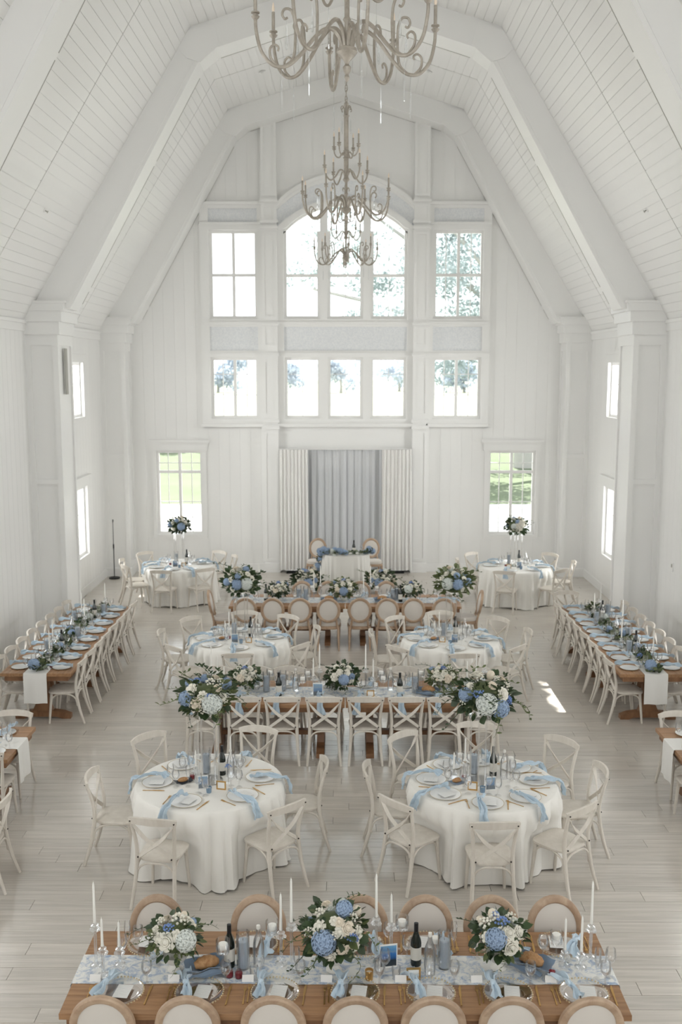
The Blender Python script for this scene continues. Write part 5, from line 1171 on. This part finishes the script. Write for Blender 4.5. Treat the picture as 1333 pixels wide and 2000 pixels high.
for k, (x, y_, a, b) in enumerate(((-.42, 12.70, .24, .25), (-.34, 12.76, .33, .33), (.27, 12.76, .33, .33), (.36, 12.70, .22, .25), (-1.80, 12.72, .33, .31), (-1.70, 12.80, .24, .25), (-1.60, 12.70, .17, .20), (1.62, 12.80, .20, .22), (1.74, 12.72, .28, .28), (1.84, 12.84, .33, .31))):
    candle_pair(x, y_, Z5, a, b, ('shorter, left of centre flowers', 'taller, left of centre flowers', 'taller, right of centre flowers', 'shorter, right of centre flowers', 'tallest at the left end', 'middle one at the left end', 'shortest at the left end', 'shortest at the right end', 'middle one at the right end', 'tallest at the right end')[k] + ', middle table')
place(K_PHOTO2, (-.36, 12.60, Z5), R(-4), 'small photo card left of the centre flowers, middle table', 'photo cards'); place(K_FRAME, (.33, 12.58, Z5), 0, 'small gold framed card on the middle table', 'gold framed cards')
ZC_ = ZC; ZC = Z5; bread(1.10, 12.68, R(-15), 'left of the right flowers, middle table'); ZC = ZC_
for k, (x, y_) in enumerate(((-1.0, 12.90), (-.5, 12.88), (.5, 12.66), (.48, 12.9), (1.02, 12.90), (-.58, 12.64))): place(K_FLOAT, (x, y_, Z5), 0, '%s floating candle glass from left on middle table' % ('first', 'second', 'fifth', 'fourth', 'sixth', 'third')[k], 'floating candles')
for k, (x, y_) in enumerate(((-1.15, 12.95), (-.9, 12.92), (-.2, 12.95), (.15, 12.95), (.85, 12.95), (1.5, 12.9))): place((K_WINE, K_FLUTE)[k % 2], (x, y_, Z5), 0, '%s extra glass from left down the middle table' % ORD[k], 'wine glasses')

# ------------------------------------------------------------------ back long table (oval chairs)
TC_ = (17.61, 18.61)
for s in (-1, 1): trestle(s * 1.06, sum(TC_) / 2, 2.11, 1.0, 0, '%s half of the back oak trestle table' % ('left', 'right')[s > 0])
cloth_runner(-2.05, 2.05, 17.88, 18.32, TZC, m_toile, 'pale toile runner along the back oak table')
XC = (-1.79, -1.30, -.81, -.30, .26, .75, 1.22, 1.76)
for k, x in enumerate(XC):
    chair_at((x, 17.34), R((2, 0, 1, 0, 0, -1, 0, -2)[k]), '%s oval-back chair from left, near side of back table' % ORD[k], 'oval-back chairs at the back table', K_OVAL)
    setting(x, 17.82, 0, TZC, '%s near-side setting from left, back table' % ORD[k], 'row', k)
for k, x in enumerate((-.83, -.33, .29, .79)):
    chair_at((x, 18.78), PI, '%s oval-back chair from left, far side of back table' % ORD[k], 'oval-back chairs at the back table', K_OVAL); setting(x, 18.40, PI, TZC, '%s far-side setting from left, back table' % ORD[k], 'row', k + 2)
for s in (-1, 1):
    chair_at((s * 2.52, 18.0), R(90) * s, 'oval-back chair at the %s end of the back table' % ('left', 'right')[s > 0], 'oval-back chairs at the back table', K_OVAL); setting(s * 1.86, 18.12, R(90) * s, TZC, '%s end of back table' % ('left', 'right')[s > 0], 'row', 3)
arrangement((-1.24, 18.12, Z5), .20, .15, LOW_B, 41, 'cream rose arrangement, left on back table', 'compote flowers', 'compote', False, .20, sprigs=4)
arrangement((-.03, 18.12, Z5), .24, .19, [(.0, -.35, 'blue', .095)] + LOW_B[2:] + [(-.5, -.2, 'blush', .06), (.5, -.1, 'rose', .055)], 42, 'cream rose arrangement with blue hydrangea, centre of back table', 'compote flowers', 'compote', False, .22, sprigs=4)
arrangement((1.22, 18.12, Z5), .20, .15, [(-.3, .0, 'white', .09)] + LOW_B[2:], 43, 'pale hydrangea and rose arrangement, right on back table', 'compote flowers', 'compote', False, .20, sprigs=4)
for k, (x, y_, a, b) in enumerate(((-.58, 18.02, .24, .28), (-.46, 18.10, .33, .33), (.38, 18.02, .24, .28), (.47, 18.10, .33, .33), (-1.62, 18.2, .33, .33), (1.72, 18.2, .30, .33))):
    candle_pair(x, y_, Z5, a, b, ('shorter, left of centre flowers', 'taller, left of centre flowers', 'shorter, right of centre flowers', 'taller, right of centre flowers', 'at the left end', 'at the right end')[k] + ', back table')
for k, (x, y_) in enumerate(((-1.47, 18.05), (1.02, 17.98))): place(K_WINEB, (x, y_, Z5), 0, 'dark wine bottle %s on the back table' % ('far left', 'right of centre')[k], 'dark wine bottles')
for k, (x, y_) in enumerate(((-.84, 18.02), (-.73, 18.08), (.84, 18.08), (.93, 18.12))): place(K_PILLAR, (x, y_, Z5), 0, '%s grey pillar candle from left on back table' % ORD[k], 'grey pillar candles')
ZC = Z5; bread(.68, 17.98, R(10), 'right of centre on the back table'); bread(-.30, 17.97, 0, 'left of the centre flowers, back table'); ZC = ZC_
for k, (x, y_) in enumerate(((-1.0, 18.2), (-.62, 18.22), (.2, 18.2), (.62, 18.2), (1.5, 18.1), (-1.75, 18.05))): place((K_WINE, K_FLOAT)[k % 2], (x, y_, Z5), 0, '%s of the spare glasses from left, back table' % ('second', 'third', 'fourth', 'fifth', 'sixth', 'first')[k], 'wine glasses')

# ------------------------------------------------------------------ centrepieces on the round tables
ROD = MB().tube([(0, 0, .006), (0, 0, .70)], .0105, 10).mesh('rod', m_acryl, True); PLT = MB().lathe([(.0, .0), (.145, .0), (.145, .010), (.0, .010)], 28, cap=False).mesh('plate', m_acryl, True)
TALLB = {0: [(-.55, .35, 'rose', .075), (-.75, -.05, 'blue', .085), (-.32, -.25, 'blush', .065), (-.05, .10, 'rose', .055), (.32, -.28, 'white', .105), (.18, .05, 'delph', .05), (.5, .45, 'blush', .045), (.72, .05, 'rose', .05), (-.05, -.55, 'spray', .06), (.2, .75, 'spray', .07), (-.55, -.3, 'spray', .045), (.55, .75, 'spray', .06), (.8, -.1, 'spray', .05), (.15, -.55, 'rose', .045), (-.35, .8, 'delph', .045)],
         1: [(-.6, .45, 'rose', .05), (-.75, .1, 'blue', .075), (-.3, .15, 'delph', .06), (.0, -.3, 'white', .115), (.5, -.5, 'blue', .10), (.62, .12, 'rose', .075), (.25, .5, 'blush', .05), (.78, .45, 'spray', .075), (.85, -.2, 'delph', .05), (.9, -.1, 'delph', .04), (-.8, -.2, 'spray', .06), (.15, -.62, 'rose', .05), (-.15, .85, 'spray', .06), (.45, .8, 'spray', .05)]}
TALL_BACK = [(-.1, -.25, 'blue', .10), (.45, -.2, 'white', .11), (-.7, -.05, 'blue', .07), (-.45, .1, 'rose', .05), (.1, .5, 'rose', .05), (.5, .5, 'rose', .05), (-.05, .35, 'blue', .06), (-.35, -.55, 'rose', .05), (-.4, .7, 'spray', .06), (.75, .2, 'rose', .05)]
def tall_centre(c, where, blooms, seed, R_, rz=.35, detail=True):
    st = empty('flower_stand', (c[0], c[1], .772), 0); tag(st, 'tall clear acrylic flower stand on the %s round table' % where, 'stand', 'acrylic flower stands')
    inst('plate', PLT, st, (0, 0, 0)); inst('plate', PLT, st, (0, 0, .70))
    for k in range(4):
        a = PI / 4 + rz + k * PI / 2; inst('rod', ROD, st, (.125 * math.cos(a), .125 * math.sin(a), 0))
    arrangement((c[0], c[1], .772 + .71), R_, R_ * .82, blooms, seed, 'tall mounded flower arrangement above the %s round table' % where, 'raised flower mounds', None, detail, R_ * .72, nleaf=90 if detail else 60, sprigs=22 if detail else 12)
tall_centre((-1.42, 9.86), 'near left', TALLB[0], 51, .27)
tall_centre((1.42, 9.86), 'near right', TALLB[1], 52, .29)
tall_centre((-1.66, 15.4), 'middle left', TALL_BACK, 53, .29, detail=False)
tall_centre((1.72, 15.4), 'middle right', [(-u, v, k, s) for u, v, k, s in TALL_BACK], 54, .30, detail=False)
tall_centre((-3.64, 21.45), 'far left', TALL_BACK[2:] + [(.4, -.3, 'blue', .1)], 55, .24, detail=False)
tall_centre((3.72, 21.35), 'far right', [(0, -.3, 'rose', .10), (.3, .1, 'rose', .09), (-.4, -.2, 'white', .08)] + TALL_BACK[4:], 56, .24, detail=False)
ZR = .773
for ti, (where, c, rails, jit, near) in enumerate(ROUNDS):
    sx = 1 if ti % 2 else -1
    W_ = ', ' + where + ' round table'
    def at(u, v): return (c[0] + u, c[1] + v, ZR)
    place(K_WINEB, at(.13 if ti else .10, .16), .3, 'dark wine bottle' + W_, 'dark wine bottles')
    place(K_PILLAR, at(-.06, .17), 0, 'grey pillar candle in a glass sleeve' + W_, 'grey pillar candles')
    place(K_WATERB, at(.24, .08), 0, 'clear stoppered water bottle' + W_, 'clear water bottles')
    place(K_PHOTO2, at(.05 * sx, -.21), R(8), 'small photo card before the flower stand' + W_, 'photo cards', sc=.8)
    place(K_FRAME, at(-.17 * sx if ti != 0 else .17, -.20), R(-12), 'little gold framed card' + W_, 'gold framed cards')
    place(K_BLUEVOT, at(.04, -.29), 0, 'small blue glass votive' + W_, 'votives'); place(K_JAM, at(-.20, .03), 0, 'small red preserve jar' + W_, 'preserve jars')
    if ti < 4:
        candle_pair(c[0] + (.20 if ti == 0 else -.20), c[1] + .20, ZR, .17, .25, ('taller' + W_)); candle_pair(c[0] - .24, c[1] + .12, ZR, .10, .18, 'shorter' + W_)
        place(K_FLOAT_S, at(.26, .22), 0, 'floating candle glass back right' + W_, 'floating candles'); place(K_FLOAT_S, at(-.19, .24), 0, 'floating candle glass back left' + W_, 'floating candles')
        place(K_FLUTE, at(-.20, -.12), 0, 'champagne flute left of the stand' + W_, 'champagne flutes'); place(K_FLUTE, at(.24, -.12), 0, 'champagne flute right of the stand' + W_, 'champagne flutes')
        r_ = empty('bread_plate', at(-.27, -.03)); r_.rotation_euler = (0, 0, .5); tag(r_, 'dark cloth with a bread slice' + W_, 'bread', 'bread in cloths')
        MB().ell((0, 0, .03), (.06, .032, .024), 12, 7).build('bread_roll', m_bread, r_, True); MB().sheet([[(lerp(-.09, .09, i / 6), lerp(-.055, .055, j / 4), .004 + .02 * abs(i / 3 - 1) ** 2 + .006 * math.sin(i * 2 + j)) for j in range(5)] for i in range(7)], .004).build('cloth', M('charcoal_cloth', (52, 56, 64), .8) if ti == 0 else m_dblue, r_, True)
# a few delphinium stems in a bud vase on the near left table
bv = empty('bud_vase', (-1.41 + .20, 9.84 - .05, ZR)); tag(bv, 'slim glass bud vase of blue delphinium, near left round table', 'vase')
MB().lathe([(.0, .0), (.02, 0), (.022, .05), (.010, .09), (.011, .12), (.0095, .12), (.008, .09), (.0, .004)], 14, cap=False).build('vase', m_glass, bv, True); MB().tube([(0, 0, .01), (.005, 0, .16)], .002, 5).build('stem', m_stem, bv); inst('delphinium', ME_DEL, bv, (.005, 0, .18), (0, 0, 0), .035)

# ------------------------------------------------------------------ side tables along the walls
for s in (-1, 1):
    sd = ('left', 'right')[s > 0]; xi, xo = 3.88, 4.88; cx = s * (xi + xo) / 2; y0, y1 = 13.57, 17.61
    for k in (0, 1): trestle(cx, y0 + 1.01 + 2.02 * k, 2.015, 1.0, R(90), '%s half of the %s side trestle table' % (('nearer', 'farther')[k], sd), peds=((-.69, .77), (-.72, .69))[k])
    cloth_runner(cx - .165, cx + .165, y0, y1, TZC, m_runner, 'white runner hanging off the end of the %s side table' % sd, (0, 0, .42, 0))
    n = 8
    for k in range(n):
        yv = lerp(y0 + .28, y1 - .28, k / (n - 1)); jj = R((2, -2, 1, 3, -1, 0, 2, -2)[k])
        wh = '%s from near end, aisle side of %s side table' % (ORD[k], sd)
        chair_at((s * 3.76, yv), -R(90) * s + jj, '%s cross-back chair from near, aisle side of %s side table' % (ORD[k], sd), 'cross-back chairs at the side tables')
        setting(s * (xi + .20), yv, -R(90) * s, TZC, wh, 'side', k)
        if k < n:
            chair_at((s * 5.01, yv + .02), R(90) * s + jj, '%s cross-back chair from near, wall side of %s side table' % (ORD[k], sd), 'cross-back chairs at the side tables')
            setting(s * (xo - .20), yv + .02, R(90) * s, TZC, '%s from near end, wall side of %s side table' % (ORD[k], sd), 'side', k + 1)
    if s > 0: chair_at((4.14, 18.24), PI, 'cross-back chair at the far end of the right side table', 'cross-back chairs at the side tables')
    rg = random.Random(70 + s)
    gb = [(.02, (-.05, .0), .06, 'blue', .085), (.10, (.08, 0), .05, 'spray', .05), (.30, (.0, 0), .05, 'blue', .07), (.42, (-.08, 0), .05, 'bud', .03), (.55, (.06, 0), .05, 'blue', .075), (.66, (-.05, 0), .06, 'blue', .06), (.80, (.05, 0), .05, 'white', .07), (.93, (0, 0), .07, 'spray', .06), (.20, (-.06, 0), .04, 'delph', .05)]
    garland('greenery_garland', [(cx, y0 + .06, Z5), (cx + .05, y0 + 1.2, Z5), (cx - .05, y0 + 2.2, Z5), (cx + .03, y1 - .12, Z5)], .085, 'loose greenery garland with blue hydrangea, %s side table' % sd, gb, 80 + s, 'table garlands', nleaf=820, hgt=.08)
    for k, yv in enumerate((14.0, 14.9, 15.8, 16.6, 17.2)): candle_pair(cx + .13 * (-1) ** k, yv, Z5, (.24, .17, .28, .2, .24)[k], .28, '%s from near end of %s side table' % (ORD[k], sd))
    for k, yv in enumerate((14.55, 15.35, 16.3, 16.9)): place(K_PILLAR, (cx - .11 * (-1) ** k, yv, Z5), 0, '%s grey pillar candle from near, %s side table' % (ORD[k], sd), 'grey pillar candles')
    for k, yv in enumerate((14.75, 16.75)): place(K_WINEB, (cx + .05, yv, Z5), 0, '%s dark wine bottle on %s side table' % (('nearer', 'farther')[k], sd), 'dark wine bottles')
    for k, yv in enumerate((14.4, 15.6, 16.45)): place(K_WATERB, (cx - .02, yv, Z5), 0, '%s clear water bottle from near, %s side table' % (ORD[k], sd), 'clear water bottles')
    place(K_JAM, (cx + .14, 13.85, Z5), 0, 'small red preserve jar near end of %s side table' % sd, 'preserve jars')
# tables cut by the frame edges
for s in (-1, 1):
    sd = ('left', 'right')[s > 0]
    trestle(s * 4.73, 10.95, 2.02, 1.02, 0, 'oak trestle table cut off at the %s frame edge' % sd)
    cloth_runner(*sorted((s * 3.72, s * 5.72)), 10.74, 11.10, TZC, m_runner, 'white runner hanging off the table at %s frame edge' % sd, (.40, 0, 0, 0) if s > 0 else (0, .40, 0, 0))
    for k, x in enumerate((4.02, 4.6, 5.2)):
        chair_at((s * x, 11.60), PI, '%s far-side cross-back chair from aisle, %s frame edge table' % (ORD[k], sd), 'cross-back chairs at the frame edge tables'); setting(s * x, 11.24, PI, TZC, '%s far-side setting from aisle, %s edge table' % (ORD[k], sd), 'side', k)
        if k < 3: chair_at((s * (x - .08), 10.28), 0, '%s near-side cross-back chair from aisle, %s frame edge table' % (ORD[k], sd), 'cross-back chairs at the frame edge tables'); setting(s * (x - .08), 10.64, 0, TZC, '%s near-side setting from aisle, %s edge table' % (ORD[k], sd), 'side', k)
    place(K_RASP, (s * 4.05, 10.93, Z5), 0, 'glass pot of red berries, %s frame edge table' % sd, 'berry pots'); place(K_WINE, (s * 3.93, 11.0, Z5), 0, 'wine glass on the runner end, %s frame edge table' % sd, 'wine glasses')
trestle(-4.55, 9.1, 2.02, 1.02, 0, 'nearest oak table just outside the left frame edge')
chair_at((-3.30, 9.17), R(90), 'cross-back chair at the left frame edge nearest the camera', 'cross-back chairs at the frame edge tables')

# ------------------------------------------------------------------ sweetheart table, its flowers and chairs
def half_cloth():
    v = []; f = []; n = 64; prof = [(1.0, .772, 0), (1.0, .76, .05), (1.005, .6, .4), (1.01, .35, .8), (1.02, .015, 1.0)]
    for (k, z, w_) in prof:
        for i in range(n + 1):
            t = i / n; a = PI + PI * t; q = .02 * w_ * math.sin(t * 88) ; x = (.56 * k + q) * math.copysign(abs(math.cos(a)) ** .55, math.cos(a)); y_ = (.46 * k + q) * math.sin(a)
            v.append((x, y_, z))
    m_ = n + 1
    f = [(j * m_ + i, (j + 1) * m_ + i, (j + 1) * m_ + i + 1, j * m_ + i + 1) for j in range(len(prof) - 1) for i in range(n)]
    f.append(tuple(range(m_))); b = (len(prof) - 1) * m_; f.append((0, n, b + n, b))
    return MB().add(v, f)
sw = empty('sweetheart_table', (0.01, 22.95, 0)); tag(sw, 'half round sweetheart table with pleated white skirt', 'table')
half_cloth().build('tablecloth', m_cloth, sw, True)
MB().box(-.40, .40, -.32, -.05, .70, .762).build('tabletop', m_woodd, sw)
gpts = [(-.66, 22.98, .30), (-.60, 22.86, .62), (-.52, 22.66, .80), (-.2, 22.52, .80), (.15, 22.51, .80), (.5, 22.6, .80), (.6, 22.8, .79)]
gbl = []
rg = random.Random(9)
for i in range(44):
    t = rg.random(); kd = rg.choice(('blue', 'blue', 'white', 'rose', 'blush', 'blue')); gbl.append((t, (rg.uniform(-.05, .05), rg.uniform(-.02, .10)), rg.uniform(.0, .10), kd, rg.uniform(.05, .08)))
garland('flower_garland', gpts, .06, 'blue and white flower garland along the sweetheart table', gbl, 91, nleaf=200, hgt=.08)
place(K_WINEB, (.20, 22.80, .773), 0, 'dark wine bottle on the sweetheart table', 'dark wine bottles')
for k, x in enumerate((-.3, .0, .38)): place(K_GOBLET, (x, 22.86, .773), 0, '%s goblet from left on the sweetheart table' % ORD[k], 'water goblets')
for s, x in ((-1, -.66), (1, .62)): chair_at((x, 23.72), PI + .12 * s, 'oval-back chair behind the %s side of the sweetheart table' % ('left', 'right')[s > 0], 'oval-back chairs at the sweetheart table', K_OVAL)
FL_ = LOW_BLUE + LOW_B[4:]
arrangement((-.87, 22.0, 0), .33, .26, [(u, v, k, s * 1.45) for u, v, k, s in FL_], 61, 'ground flower mound left of the sweetheart table', 'ground flower mounds', None, False, .30, nleaf=80, sprigs=8)
arrangement((.80, 22.0, 0), .33, .26, [(-u, v, k, s * 1.45) for u, v, k, s in FL_], 62, 'ground flower mound right of the sweetheart table', 'ground flower mounds', None, False, .30, nleaf=80, sprigs=8)

# ------------------------------------------------------------------ drapes
def sheer_mat():
    m = M('sheer_voile', (244, 245, 246), .9); nt = m.node_tree; N = nt.nodes; L = nt.links; tr = N.new('ShaderNodeBsdfTransparent'); mx = N.new('ShaderNodeMixShader'); mx.inputs[0].default_value = .5
    L.new(tr.outputs[0], mx.inputs[1]); L.new(N['Principled BSDF'].outputs[0], mx.inputs[2]); L.new(mx.outputs[0], N['Material Output'].inputs[0]); return m
m_sheer = sheer_mat()
def drape(x0, x1, z0, z1, y_, mat, seed, label, folds, amp, flare=.0):
    rg = random.Random(seed); n = folds * 10; rows = 12; g = []; ph = [rg.uniform(-.5, .5) for _ in range(folds + 2)]
    for j in range(rows + 1):
        t = j / rows; row = []
        for i in range(n + 1):
            u = i / n; k = u * folds; w_ = math.sin(2 * PI * k + ph[int(k)] * .6) * amp * (.55 + .6 * t) + .3 * amp * math.sin(4.3 * PI * k + seed)
            x = lerp(x0, x1, u) + flare * (u - .5) * t + .012 * math.sin(3 * t + k * 2.2) * t
            row.append((x, y_ + w_, lerp(z1, z0, t)))
        g.append(row)
    o = MB().sheet(g, .003).build('drape', mat, None, True); tag(o, label, 'curtain', 'drapes'); return o
drape(-1.63, -.92, .07, 3.07, YB - .22, m_curt, 1, 'white gathered drape left of the sheers', 8, .024, .03)
drape(.90, 1.63, .07, 3.07, YB - .22, m_curt, 2, 'white gathered drape right of the sheers', 8, .024, .03)
drape(-.95, .03, .07, 3.06, YB - .10, m_sheer, 3, 'left translucent sheer curtain over the glazed door', 5, .035)
drape(-.03, .95, .07, 3.06, YB - .10, m_sheer, 4, 'right translucent sheer curtain over the glazed door', 5, .035)
rod = empty('curtain_rod', (0, YB - .17, 3.08)); tag(rod, 'thin pale rod carrying the drapes over the doorway', 'curtain rod')
MB().tube([(-1.64, 0, 0), (1.64, 0, 0)], .014, 8).build('rod', m_trim, rod, True)
for x in (-1.6, 0, 1.6): MB().box(x - .012, x + .012, 0, .16, -.012, .012).build('bracket', m_trim, rod)
for s in (-1, 1):
    p = empty('curtain_stand', (s * 1.16, YB - .20, 0)); tag(p, 'low black metal stand under the %s drape' % ('left', 'right')[s > 0], 'stand', 'drape stands')
    MB().bbox(-.3, .3, -.09, .09, 0, .035, .008).build('plate', m_black, p); MB().tube([(0, .09, .0), (0, .09, .3)], .018, 8).build('post', m_black, p)

# microphone stand
ms = empty('microphone_stand', (-5.60, 23.66, 0)); tag(ms, 'black straight microphone stand by the left corner column', 'microphone stand')
MB().lathe([(.0, .0), (.13, 0), (.135, .012), (.12, .03), (.02, .04), (.0, .04)], 24, cap=False).build('base', m_black, ms, True)
MB().tube([(0, 0, .03), (0, 0, .80)], .011, 8).build('lower_tube', m_black, ms, True); MB().tube([(0, 0, .78), (0, 0, 1.38)], .007, 8).build('upper_tube', m_black, ms, True); MB().tube([(0, 0, .74), (0, 0, .84)], .017, 10).build('clutch', m_black, ms, True)
MB().tube([(0, 0, 1.38), (.01, -.02, 1.42), (.015, -.05, 1.44)], [.012, .014, .014], 8).build('clip', m_black, ms, True)

# ------------------------------------------------------------------ chandeliers
def rotz(pts, a): c, s = math.cos(a), math.sin(a); return [(c * x - s * y_, s * x + c * y_, z) for x, y_, z in pts]
def arm_mesh(pts, rad): cp = crom(pts, 5); return MB().tube(cp, lerps(rad, len(cp)), 8)
def curl(cx, cz, r0, a0, turns, n=14):
    return [(cx + r0 * (1 - .72 * i / n) * math.cos(a0 + turns * 2 * PI * i / n), 0, cz + r0 * (1 - .72 * i / n) * math.sin(a0 + turns * 2 * PI * i / n)) for i in range(n + 1)]
# local z = 0 at the lowest finial
A_MAIN = [(.03, 0, .24), (.06, 0, .34), (.13, 0, .385), (.22, 0, .33), (.33, 0, .20), (.43, 0, .115), (.53, 0, .115), (.61, 0, .20), (.645, 0, .33), (.65, 0, .42)]
A_SCR = [(.44, 0, .115), (.385, 0, .17), (.37, 0, .30), (.375, 0, .42), (.40, 0, .485), (.445, 0, .49), (.462, 0, .455), (.445, 0, .425), (.425, 0, .435)]
A_SCR2 = [(.50, 0, .11), (.545, 0, .16), (.55, 0, .22), (.52, 0, .25), (.49, 0, .235), (.495, 0, .21)]
A_UP = [(.03, 0, .68), (.06, 0, .735), (.11, 0, .735), (.17, 0, .65), (.24, 0, .59), (.30, 0, .61), (.345, 0, .68), (.355, 0, .745)]
A_TOP = [(.03, 0, .95), (.05, 0, .985), (.08, 0, .965), (.11, 0, .93), (.155, 0, .94), (.19, 0, .99), (.20, 0, 1.05)]
A_CRN = [(.03, 0, 1.46), (.035, 0, 1.56), (.06, 0, 1.60), (.09, 0, 1.585), (.095, 0, 1.555), (.075, 0, 1.545)]
me_main = arm_mesh(A_MAIN, [.016, .014, .013, .012]).mesh('arm', m_chand, True)
me_scr = arm_mesh(A_SCR, [.011, .010, .008]).mesh('scroll', m_chand, True); me_scr2 = arm_mesh(A_SCR2, [.010, .007]).mesh('scroll', m_chand, True)
me_up = arm_mesh(A_UP, [.012, .010]).mesh('arm', m_chand, True); me_top = arm_mesh(A_TOP, [.011, .009]).mesh('arm', m_chand, True); me_crn = arm_mesh(A_CRN, [.010, .006]).mesh('crown_scroll', m_chand, True)
me_cup = MB().lathe([(.0, -.02), (.012, -.015), (.026, .0), (.03, .008), (.018, .014), (.018, .022), (.03, .028), (.03, .036), (.014, .042), (.0, .045)], 14, cap=False).mesh('candle_cup', m_chand, True)
me_slv = MB().lathe([(.0, .04), (.0125, .04), (.0125, .17), (.0, .17)], 10, cap=False).mesh('candle_sleeve', m_chand, True)
me_bulb = MB().lathe([(.004, .168), (.011, .185), (.010, .205), (.003, .235), (.0, .24)], 10, cap=False).mesh('bulb', m_bulb, True)
me_drop = MB().lathe([(.0, -.20), (.007, -.195), (.0125, -.165), (.009, -.11), (.004, -.05), (.002, -.03), (.0, .0)], 8, cap=False).mesh('crystal_drop', m_crystal, True)
me_thin = MB().lathe([(.0, -.30), (.006, -.29), (.006, -.13), (.002, -.12), (.0015, .0), (.0, .0)], 6, cap=False).mesh('crystal_drop', m_crystal, True)
me_shaft = MB().lathe([(.0, .0), (.012, .01), (.02, .03), (.012, .05), (.026, .075), (.03, .10), (.014, .12), (.02, .14), (.06, .18), (.075, .20), (.07, .225), (.035, .24), (.02, .26), (.018, .40), (.03, .42), (.018, .44), (.018, .58), (.04, .60), (.05, .615), (.04, .63), (.032, .65), (.034, .90), (.05, .91), (.034, .925), (.034, 1.0), (.045, 1.01), (.034, 1.02), (.032, 1.46), (.045, 1.48), (.02, 1.50), (.02, 1.60), (.035, 1.62), (.03, 1.65), (.012, 1.67), (.0, 1.68)], 16, cap=False).mesh('shaft', m_chand, True)
def chandelier(y_, z, a0, label, phase_up):
    root = empty('chandelier', (0.01, y_, z)); tag(root, label, 'chandelier', 'tiered chandeliers')
    inst('shaft', me_shaft, root)
    def cup(r_, a, zz):
        o = inst('candle_cup', me_cup, root, (r_ * math.cos(a), r_ * math.sin(a), zz)); inst('candle_sleeve', me_slv, o); inst('bulb', me_bulb, o)
    for k in range(8):
        a = a0 + k * PI / 4; dz = .0 if k % 2 else -.03
        o = inst('arm', me_main, root, (0, 0, dz), (0, 0, a)); inst('scroll', me_scr, o); inst('scroll', me_scr2, o); inst('crystal_drop', me_drop, o, (.432, 0, .42)); inst('crystal_drop', me_thin, o, (.47, 0, .10))
        cup(.65, a, .42 + dz)
    for k in range(4):
        a = a0 + phase_up + k * PI / 2
        o = inst('arm', me_up, root, (0, 0, 0), (0, 0, a)); cup(.355, a, .745); inst('crystal_drop', me_thin, o, (.25, 0, .58))
        a2 = a + .5; o = inst('arm', me_top, root, (0, 0, 0), (0, 0, a2)); cup(.20, a2, 1.05)
        a3 = a + .15; o = inst('crown_scroll', me_crn, root, (0, 0, 0), (0, 0, a3)); inst('crystal_drop', me_thin, o, (.085, 0, 1.545))
    # chain up to the ridge
    zt = APEX[1] - z - .03; n = int((zt - 1.68) / .075)
    for i in range(n):
        zz = 1.70 + i * .075; pts = [(.018 * math.cos(t), 0, .048 * math.sin(t) + zz) for t in [2 * PI * q / 10 for q in range(11)]]
        mbk = CH_LINK[i % 2]; inst('chain_link', mbk, root, (0, 0, zz))
    inst('ceiling_rose', ME_CAN, root, (0, 0, zt))
CH_LINK = []
for q in (0, 1):
    pts = [(.017 * math.cos(t) * (1 - q), .017 * math.cos(t) * q, .048 * math.sin(t)) for t in [2 * PI * k / 10 for k in range(11)]]; CH_LINK.append(MB().tube(pts, .005, 5, False).mesh('chain_link', m_chand, True))
ME_CAN = MB().lathe([(.0, -.06), (.03, -.06), (.07, -.02), (.075, .02), (.0, .02)], 16, cap=False).mesh('ceiling_rose', m_chand, True)
chandelier(7.45, 7.03, R(12), 'nearest tiered candle chandelier at the top of the frame', .35)
chandelier(14.6, 7.05, R(20), 'middle tiered candle chandelier above the round tables', .2)
chandelier(21.0, 7.07, R(5), 'farthest tiered candle chandelier before the arched window', .5)
